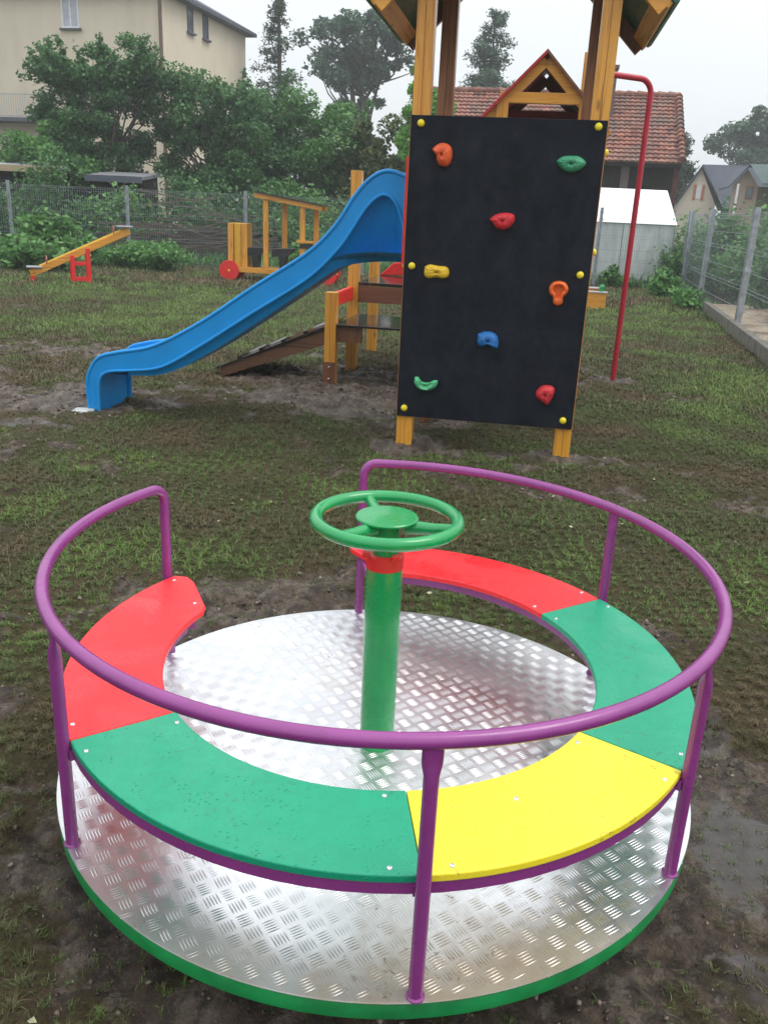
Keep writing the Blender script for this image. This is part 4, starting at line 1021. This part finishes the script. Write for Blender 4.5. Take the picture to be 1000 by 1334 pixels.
def cream_house():
    t = thing('apartment_house', 'tall cream rendered house with brown downpipe and dark eaves', 'house')
    c = Vector((-10.05, 40, 0)); rd = Vector((1.95, 8.9, 0)).normalized(); ld = Vector((-8.9, 1.95, 0)).normalized(); H = 9.35
    nr, nl = Vector((rd.y, -rd.x, 0)), Vector((-rd.x, -rd.y, 0)); W, D = 16, 9.1
    P = [c, c + rd * D, c + rd * D + ld * W, c + ld * W]
    m = MB(); m.add([(p.x, p.y, z) for z in (0, H) for p in P], [(0, 1, 2, 3), (4, 7, 6, 5)] + [(i, (i + 1) % 4, (i + 1) % 4 + 4, i + 4) for i in range(4)])
    m.build('wall', M_cream, t)
    # hipped roof with overhang
    e = .45; Q = [c - rd * e - ld * e, c + rd * (D + e) - ld * e, c + rd * (D + e) + ld * (W + e), c - rd * e + ld * (W + e)]
    a = c + rd * D / 2 + ld * 4.5; b = c + rd * D / 2 + ld * (W - 4.5); m = MB()
    m.add([(p.x, p.y, H + .005) for p in Q] + [(p.x, p.y, H + .16) for p in Q] + [(a.x, a.y, H + 2.6), (b.x, b.y, H + 2.6)],
          [(0, 3, 2, 1), (0, 1, 5, 4), (1, 2, 6, 5), (2, 3, 7, 6), (3, 0, 4, 7), (4, 5, 8), (5, 6, 9, 8), (6, 7, 9), (7, 4, 8, 9)])
    m.build('roof', M_slate, t)
    m = MB(); q = c - rd * .06 + ld * .06 ; m.tube([(q.x, q.y, 0), (q.x, q.y, H - .02)], .075, 10); m.build('downpipe', paint('brown_pipe', (.13, .07, .045), .5), t, smooth=True)
    for u, z, w, h, pn in ((3.78, 8.05, .82, 1.35, M_curt), (3.6, 5.2, .82, 1.4, M_curt), (11.2, 8.1, .82, 1.35, M_glass)):
        win(t, c + ld * u + Vector((0, 0, z)), ld, w, h, nl, pane=pn)
    for u, z in ((2.35, 8.38), (3.95, 8.38), (2.35, 5.4), (3.95, 5.4)):
        win(t, c + rd * u + Vector((0, 0, z)), rd, .6, .95, nr, pane=M_glass, frame=M_slate if z > 6 else M_wf)
    # balcony
    m = MB(); bcor = c + ld * 5.0
    P4 = [bcor, bcor + nl * 1.2, bcor + nl * 1.2 + ld * 7, bcor + ld * 7]
    m.add([(p.x, p.y, z) for z in (4.3, 4.45) for p in P4], [(0, 1, 2, 3), (4, 7, 6, 5)] + [(i, (i + 1) % 4, (i + 1) % 4 + 4, i + 4) for i in range(4)])
    bal = m.build('balcony', M_slate, t); m = MB()
    for z in (5.35, 4.5): m.beam(P4[0] + Vector((0, 0, z)), P4[1] + Vector((0, 0, z)), .035, .035); m.beam(P4[1] + Vector((0, 0, z)), P4[2] + Vector((0, 0, z)), .035, .035)
    for k in range(64):
        q = P4[1] + ld * (7 * k / 63); m.beam(q + Vector((0, 0, 4.45)), q + Vector((0, 0, 5.35)), .012, .012)
    m.build('railing', M_zinc, bal)
cream_house()
def shed(name, label, x0, x1, y0, y1, zf, zb, wallm, roofm):
    t = thing(name, label, 'shed'); m = MB(); m.prism([(y0, 0), (y1, 0), (y1, zb), (y0, zf)], x0 - .17, x1 + .17, 'x'); m.build('wall', wallm, t)
    m = MB(); m.prism([(y0 - .25, zf + .004), (y1 + .2, zb + .004), (y1 + .2, zb + .09), (y0 - .25, zf + .09)], x0 - .2, x1 + .2, 'x'); m.build('roof', roofm, t)
    m = MB(); m.box(x0 - .2, x1 + .2, y0 - .28, y0 - .252, zf - .06, zf + .10); m.build('fascia', plaster('pale_fascia', (.42, .33, .2)) if 'pale' in label else M_slate, t)
def dull(m):
    b = [n for n in m.node_tree.nodes if n.type == 'BSDF_PRINCIPLED'][0]; b.inputs['Roughness'].default_value = .95; b.inputs['Coat Weight'].default_value = 0; b.inputs['Specular IOR Level'].default_value = .15; return m
M_dkwood = dull(wood('dark_planks', 'z', 1, (.028, .022, .02), (.014, .011, .01)))
shed('garden_shed', 'low dark shed with pale roof edge at the left border', -12.5, -9.1, 24.2, 26.5, 2.0, 2.3, M_dkwood, plaster('felt', (.32, .32, .34)))
shed('garden_shed', 'small dark shed with a slanting roof below the fruit tree', -8.0, -6.9, 24.2, 25.6, 1.85, 2.0, M_dkwood, plaster('felt2', (.2, .2, .21)))

def tiles():
    m, nt, b = newmat('clay_tiles'); v = coords(nt)
    g = nt.nodes.new('ShaderNodeNewGeometry'); n = noise(nt, v, 1.2, 5, .65); n2 = noise(nt, v, 7, 4)
    br = nt.nodes.new('ShaderNodeTexWhiteNoise'); br.noise_dimensions = '3D'
    sn = node(nt, 'ShaderNodeVectorMath', operation='SNAP'); sn.inputs[1].default_value = (.2, .12, 5)
    nt.links.new(v, sn.inputs[0]); nt.links.new(sn.outputs[0], br.inputs[0])
    c = ramp(nt, br.outputs[0], [(0, (.12, .042, .030)), (.5, (.25, .082, .054)), (1, (.35, .14, .095))])
    c2 = mixc(nt, maprange(nt, n, .40, .66, 0, .85), c.outputs[0], (.14, .10, .085))
    nt.links.new(mixc(nt, maprange(nt, n2, .55, .75, 0, .4), c2, (.40, .28, .20)), b.inputs['Base Color'])
    b.inputs['Roughness'].default_value = .75; return m
M_tile = tiles()
def tiled(t, x0, x1, y0, z0, y1, z1, rows, cols, mat):
    """pan-tile slope, rows overlapping like steps"""
    L = math.hypot(y1 - y0, z1 - z0); dy, dz = (y1 - y0) / L, (z1 - z0) / L; ny, nz = -dz, dy
    sgn = 1 if nz > 0 else -1; ny, nz = ny * sgn, nz * sgn
    K = cols * 5 + 1; xs = np.linspace(x0, x1, K); prof = .028 * np.abs(np.sin(np.linspace(0, cols * PI, K))) ** .7
    V = []; F = []
    for r in range(rows):
        for s, lift in ((0, .045), (1.04, .0)):
            s_ = (r + s) * L / rows
            lay = prof + lift
            V.append(np.stack([xs, y0 + dy * s_ + ny * lay, z0 + dz * s_ + nz * lay], -1))
        V.append(np.stack([xs, y0 + dy * r * L / rows + 0 * prof, z0 + dz * r * L / rows + 0 * prof], -1))
        o = r * 3 * K
        i = np.arange(K - 1)
        F.append(np.stack([o + i, o + i + 1, o + K + i + 1, o + K + i], -1)); F.append(np.stack([o + 2 * K + i, o + 2 * K + i + 1, o + i + 1, o + i], -1))
    return rawmesh('roof', np.concatenate(V), np.concatenate(F), mat, t, smooth=False)
def barn():
    t = thing('tiled_barn', 'old dark timber barn with a weathered red clay tile roof', 'barn', (7.95, 26.5, 0), R(-9))
    L = 7.95; y0, z0, y1, z1 = -.35, 2.98, 2.5, 5.02
    m = MB(); m.box(-L, -.15, 0, 5.2, 0, 3.1); m.build('wall', M_dkwood, t)
    tiled(t, -L, 0, y0, z0, y1, z1, 17, 50, M_tile); tiled(t, -L, 0, 5.5, z0, y1 + .0, z1, 17, 50, M_tile)
    for x in (-L + .05, -.1):
        m = MB(); m.prism([(.05, 3.1), (5.15, 3.1), (y1, z1 - .1)], x - .05, x); m.v = [(v[1], v[0], v[2]) for v in m.v]
        m = MB(); m.prism([(.05, 3.1), (5.15, 3.1), (y1, z1 - .1)], x - .05, x, 'x'); m.build('gable', paint('brown_gable', (.10, .035, .03), .8), t)
    m = MB(); n = 16
    for s0, s1 in (((y0, z0), (y1, z1)), ((5.5, z0), (y1, z1))):
        for k in range(n):
            a, b = k / n, (k + 1.1) / n
            p = (-.0, s0[0] + (s1[0] - s0[0]) * a, s0[1] + (s1[1] - s0[1]) * a + .10); q = (-.0, s0[0] + (s1[0] - s0[0]) * min(b, 1), s0[1] + (s1[1] - s0[1]) * min(b, 1) + .06)
            m.tube([p, q], [.12, .09], 10)
    for k in range(26):
        x = -L + L * k / 26; m.tube([(x, y1, z1 + .05), (x + L / 24, y1, z1 + .035)], [.11, .085], 10)
    m.build('ridge_tile', M_tile, t)
    m = MB(); m.box(-2.28, -1.95, 1.4, 1.8, 3.9, 5.6); m.box(-2.32, -1.91, 1.35, 1.85, 5.6, 5.7); m.build('chimney', paint('chimney_brick', (.13, .08, .07), .9, .4, 12), t)
    for x in (-1.6, -4.1):
        m = MB(); m.box(x, x + .22, -.12, -.01, 0, 3.0); m.build('timber_post', M_dkwood if x < -3 else plaster('grey_timber', (.13, .10, .09)), t)
    m = MB(); m.beam((-L, -.30, 2.93), (0, -.30, 2.93), .05, .12); m.build('eave_board', M_dkwood, t)
    m = MB(); m.box(-.14, .0, -.02, 5.2, 0, 3.1); m.build('end_wall', paint('red_brown_planks', (.09, .028, .022), .8, .4), t)
barn()
def greenhouse():
    t = thing('greenhouse', 'white plastic greenhouse tent standing in front of the tiled barn', 'greenhouse', (6.22, 20.35, 0), R(-3))
    m, nt, b = newmat('milky_film'); v = coords(nt, (1, 1, .18)); n = noise(nt, v, 3.2, 6, .65, .5)
    nt.links.new(ramp(nt, n, [(.32, (.38, .42, .40)), (.62, (.66, .69, .68))]).outputs[0], b.inputs['Base Color']); b.inputs['Roughness'].default_value = .35
    bump(nt, b, n, .4, .05)
    L = 3.4
    mm = MB(); mm.box(-L, 0, 0, 2.4, 0, 1.37); w = mm.build('wall', m, t)
    rf = paint('white_film', (.80, .82, .84), .4, .04, 2)
    mm = MB(); mm.add([(-L - .03, -.05, 1.372), (.03, -.05, 1.372), (.03, 2.45, 1.372), (-L - .03, 2.45, 1.372), (-L - .0, .9, 2.12), (-.08, .9, 2.12), (-.08, 1.6, 2.12), (-L, 1.6, 2.12)],
                      [(0, 1, 5, 4), (4, 5, 6, 7), (7, 6, 2, 3), (1, 2, 6, 5), (0, 4, 7, 3), (0, 3, 2, 1)]); mm.build('roof', rf, t, bevel=.02)
    mm = MB()
    for x in (-.02, -1.15, -2.3, -3.38): mm.tube([(x, -.012, 0), (x, -.012, 1.36)], .012, 6)
    mm.build('pole_frame', M_zinc, t)
greenhouse()
def slate_house():
    t = thing('slate_roof_house', 'cream gabled house with grey slate roof and orange shuttered window', 'house', (14.5, 45, 0), R(-17))
    cr = plaster('pale_cream', (.68, .60, .49)); hw = 1.5
    m = MB(); m.prism([(-.95, 0), (.95, 0), (.95, 2.3), (.1, 3.9), (-.95, 2.1)], 0, .1); m.build('gable', cr, t)
    m = MB(); m.box(-.95, .95, .1, 5, 0, 2.25); m.build('wall', cr, t)
    for s in (-1, 1):
        m = MB(); e = (.1 + s * 1.22, 2.02 if s < 0 else 2.2); m.prism([(.1, 4.12), (e[0], e[1]), (e[0], e[1] - .12), (.1, 3.98)], -.25, 5); m.build('roof', M_slate, t)
    m = MB(); m.add([(.1, .4, 4.14), (5.2, .4, 4.14), (5.2, -1.2, 2.2), (1.28, -1.2, 2.2), (.1, 2.4, 4.05), (5.2, 3.0, 2.2)], [(0, 1, 2, 3), (0, 4, 5, 1)])
    m.add([(1.2, -1.1, 0), (5.2, -1.1, 0), (5.2, -1.1, 2.2), (1.2, -1.1, 2.2)], [(0, 1, 2, 3)]); m.build('side_roof', M_slate, t)
    m = MB(); m.box(-.02, .22, -.02, .0, 2.55, 3.15); w = m.build('window', M_wf, t)
    sh = paint('orange_shutter', (.42, .18, .10), .6)
    for a, b in ((-.16, -.025), (.225, .36)):
        m = MB(); m.box(a, b, -.045, -.003, 2.5, 3.2); m.build('shutter', sh, w)
slate_house()
def house2():
    t = thing('gable_house', 'small house with greenish grey roof and dark gable eaves at the right edge', 'house', (14.15, 38, 0), R(-14))
    wl = plaster('beige_render', (.40, .32, .25))
    m = MB(); m.prism([(-.42, 0), (.55, 0), (.55, 2.95), (.05, 3.6), (-.42, 3.0)], 0, .1); m.build('gable', wl, t)
    m = MB(); m.box(.552, 4, .0, 3, 0, 2.95); m.build('wall', plaster('brown_render', (.13, .11, .09)), t)
    gr = plaster('grey_green_tiles', (.12, .17, .16), .3)
    m = MB(); m.prism([(.05, 3.78), (-.6, 2.95), (-.6, 2.85), (.05, 3.66)], -.3, 4); m.build('roof', M_slate, t)
    m = MB(); m.add([(.05, -.3, 3.79), (4.2, -.3, 3.79), (4.2, -1.0, 3.05), (.55, -1.0, 3.05), (.05, 1.5, 3.75), (4.2, 1.5, 3.75), (.55, -1.0, 2.97), (4.2, -1.0, 2.97)], [(0, 1, 2, 3), (0, 4, 5, 1), (3, 2, 7, 6)]); m.build('roof', gr, t)
    m = MB(); m.box(.1, .38, -.03, -.001, 2.45, 2.95); w = m.build('window', paint('brown_frame', (.2, .09, .06), .6), t)
    m = MB(); m.box(.13, .35, -.04, -.031, 2.5, 2.9); m.build('pane', M_glass, w)
    m = MB(); m.box(-.36, -.28, -.9, -.82, 0, 3.0); m.build('porch_post', M_wf, t)
house2()

# ------------------------------------------------------------------ haze
def haze():
    m = MB(); m.box(-45, 60, -12, 90, -1, 16)
    o = m.build('haze', None, None); mt = bpy.data.materials.new('damp_air'); mt.use_nodes = True; nt = mt.node_tree; nt.nodes.clear()
    out = nt.nodes.new('ShaderNodeOutputMaterial'); v = nt.nodes.new('ShaderNodeVolumePrincipled')
    v.inputs['Color'].default_value = (.93, .96, 1, 1); v.inputs['Density'].default_value = .0019; v.inputs['Anisotropy'].default_value = .2
    nt.links.new(v.outputs[0], out.inputs['Volume']); o.data.materials.append(mt); o['kind'] = 'stuff'; o['label'] = 'thin rainy haze in the air over the gardens'; o['category'] = 'haze'
HAZE = True
if HAZE: haze()

# ------------------------------------------------------------------ light, sky, camera
sun_el, sun_rot = R(62), R(95)
W = bpy.data.worlds.new('World'); S.world = W; W.use_nodes = True
nt = W.node_tree; nt.nodes.clear(); out = nt.nodes.new('ShaderNodeOutputWorld'); bg = nt.nodes.new('ShaderNodeBackground')
sky = nt.nodes.new('ShaderNodeTexSky'); sky.sky_type = 'NISHITA'; sky.sun_disc = False; sky.sun_elevation = sun_el; sky.sun_rotation = sun_rot; sky.air_density = 1.2; sky.dust_density = 4
# overcast deck: the cloud layer hides nearly all of the blue
tc = nt.nodes.new('ShaderNodeTexCoord')
nz = noise(nt, tc.outputs['Generated'], 1.7, 4, .5)
cloud = ramp(nt, nz, [(.3, (7.9, 8.4, 8.75)), (.7, (9.0, 9.35, 9.6))])
col = mixc(nt, .93, sky.outputs[0], cloud.outputs[0])
sx = nt.nodes.new('ShaderNodeSeparateXYZ'); nt.links.new(tc.outputs['Generated'], sx.inputs[0])
lum = maprange(nt, sx.outputs['Z'], 0, 1, .84, 2.1)
vm = node(nt, 'ShaderNodeVectorMath', operation='SCALE'); nt.links.new(col, vm.inputs[0]); nt.links.new(lum, vm.inputs['Scale'])
nt.links.new(vm.outputs[0], bg.inputs[0]); bg.inputs[1].default_value = .1
nt.links.new(bg.outputs[0], out.inputs[0])
sl = bpy.data.lights.new('sun', 'SUN'); sl.energy = 1.2; sl.angle = R(28); sl.color = (1, .97, .93)
so = bpy.data.objects.new('sun', sl); COL.objects.link(so)
dv = Vector((math.sin(sun_rot) * math.cos(sun_el), math.cos(sun_rot) * math.cos(sun_el), math.sin(sun_el)))
so.rotation_euler = dv.to_track_quat('Z', 'Y').to_euler()

th, ro, f = .3393, .0461, 1119.8
Rv = Vector((1, 0, 0)); Fv = Vector((0, math.cos(th), -math.sin(th))); Uv = Vector((0, math.sin(th), math.cos(th)))
Xv = Rv * math.cos(ro) + Uv * math.sin(ro); Yv = Rv * -math.sin(ro) + Uv * math.cos(ro)
cd = bpy.data.cameras.new('camera'); cam = bpy.data.objects.new('camera', cd); COL.objects.link(cam)
M = Matrix.Identity(4)
for i in range(3): M[i][0] = Xv[i]; M[i][1] = Yv[i]; M[i][2] = -Fv[i]
M[2][3] = 1.45; cam.matrix_world = M
cd.sensor_fit = 'VERTICAL'; cd.sensor_height = 24; cd.lens = f / 1334 * 24; cd.clip_start = .05; cd.clip_end = 1500
S.camera = cam
S.view_settings.view_transform = 'Standard'; S.view_settings.look = 'None'; S.view_settings.gamma = 1; S.view_settings.exposure = 0.2
S.cycles.use_denoising = True
S.cycles.max_bounces = 6; S.cycles.diffuse_bounces = 3; S.cycles.glossy_bounces = 3; S.cycles.transmission_bounces = 2; S.cycles.volume_bounces = 1; S.cycles.transparent_max_bounces = 6
S.cycles.volume_step_rate = 4
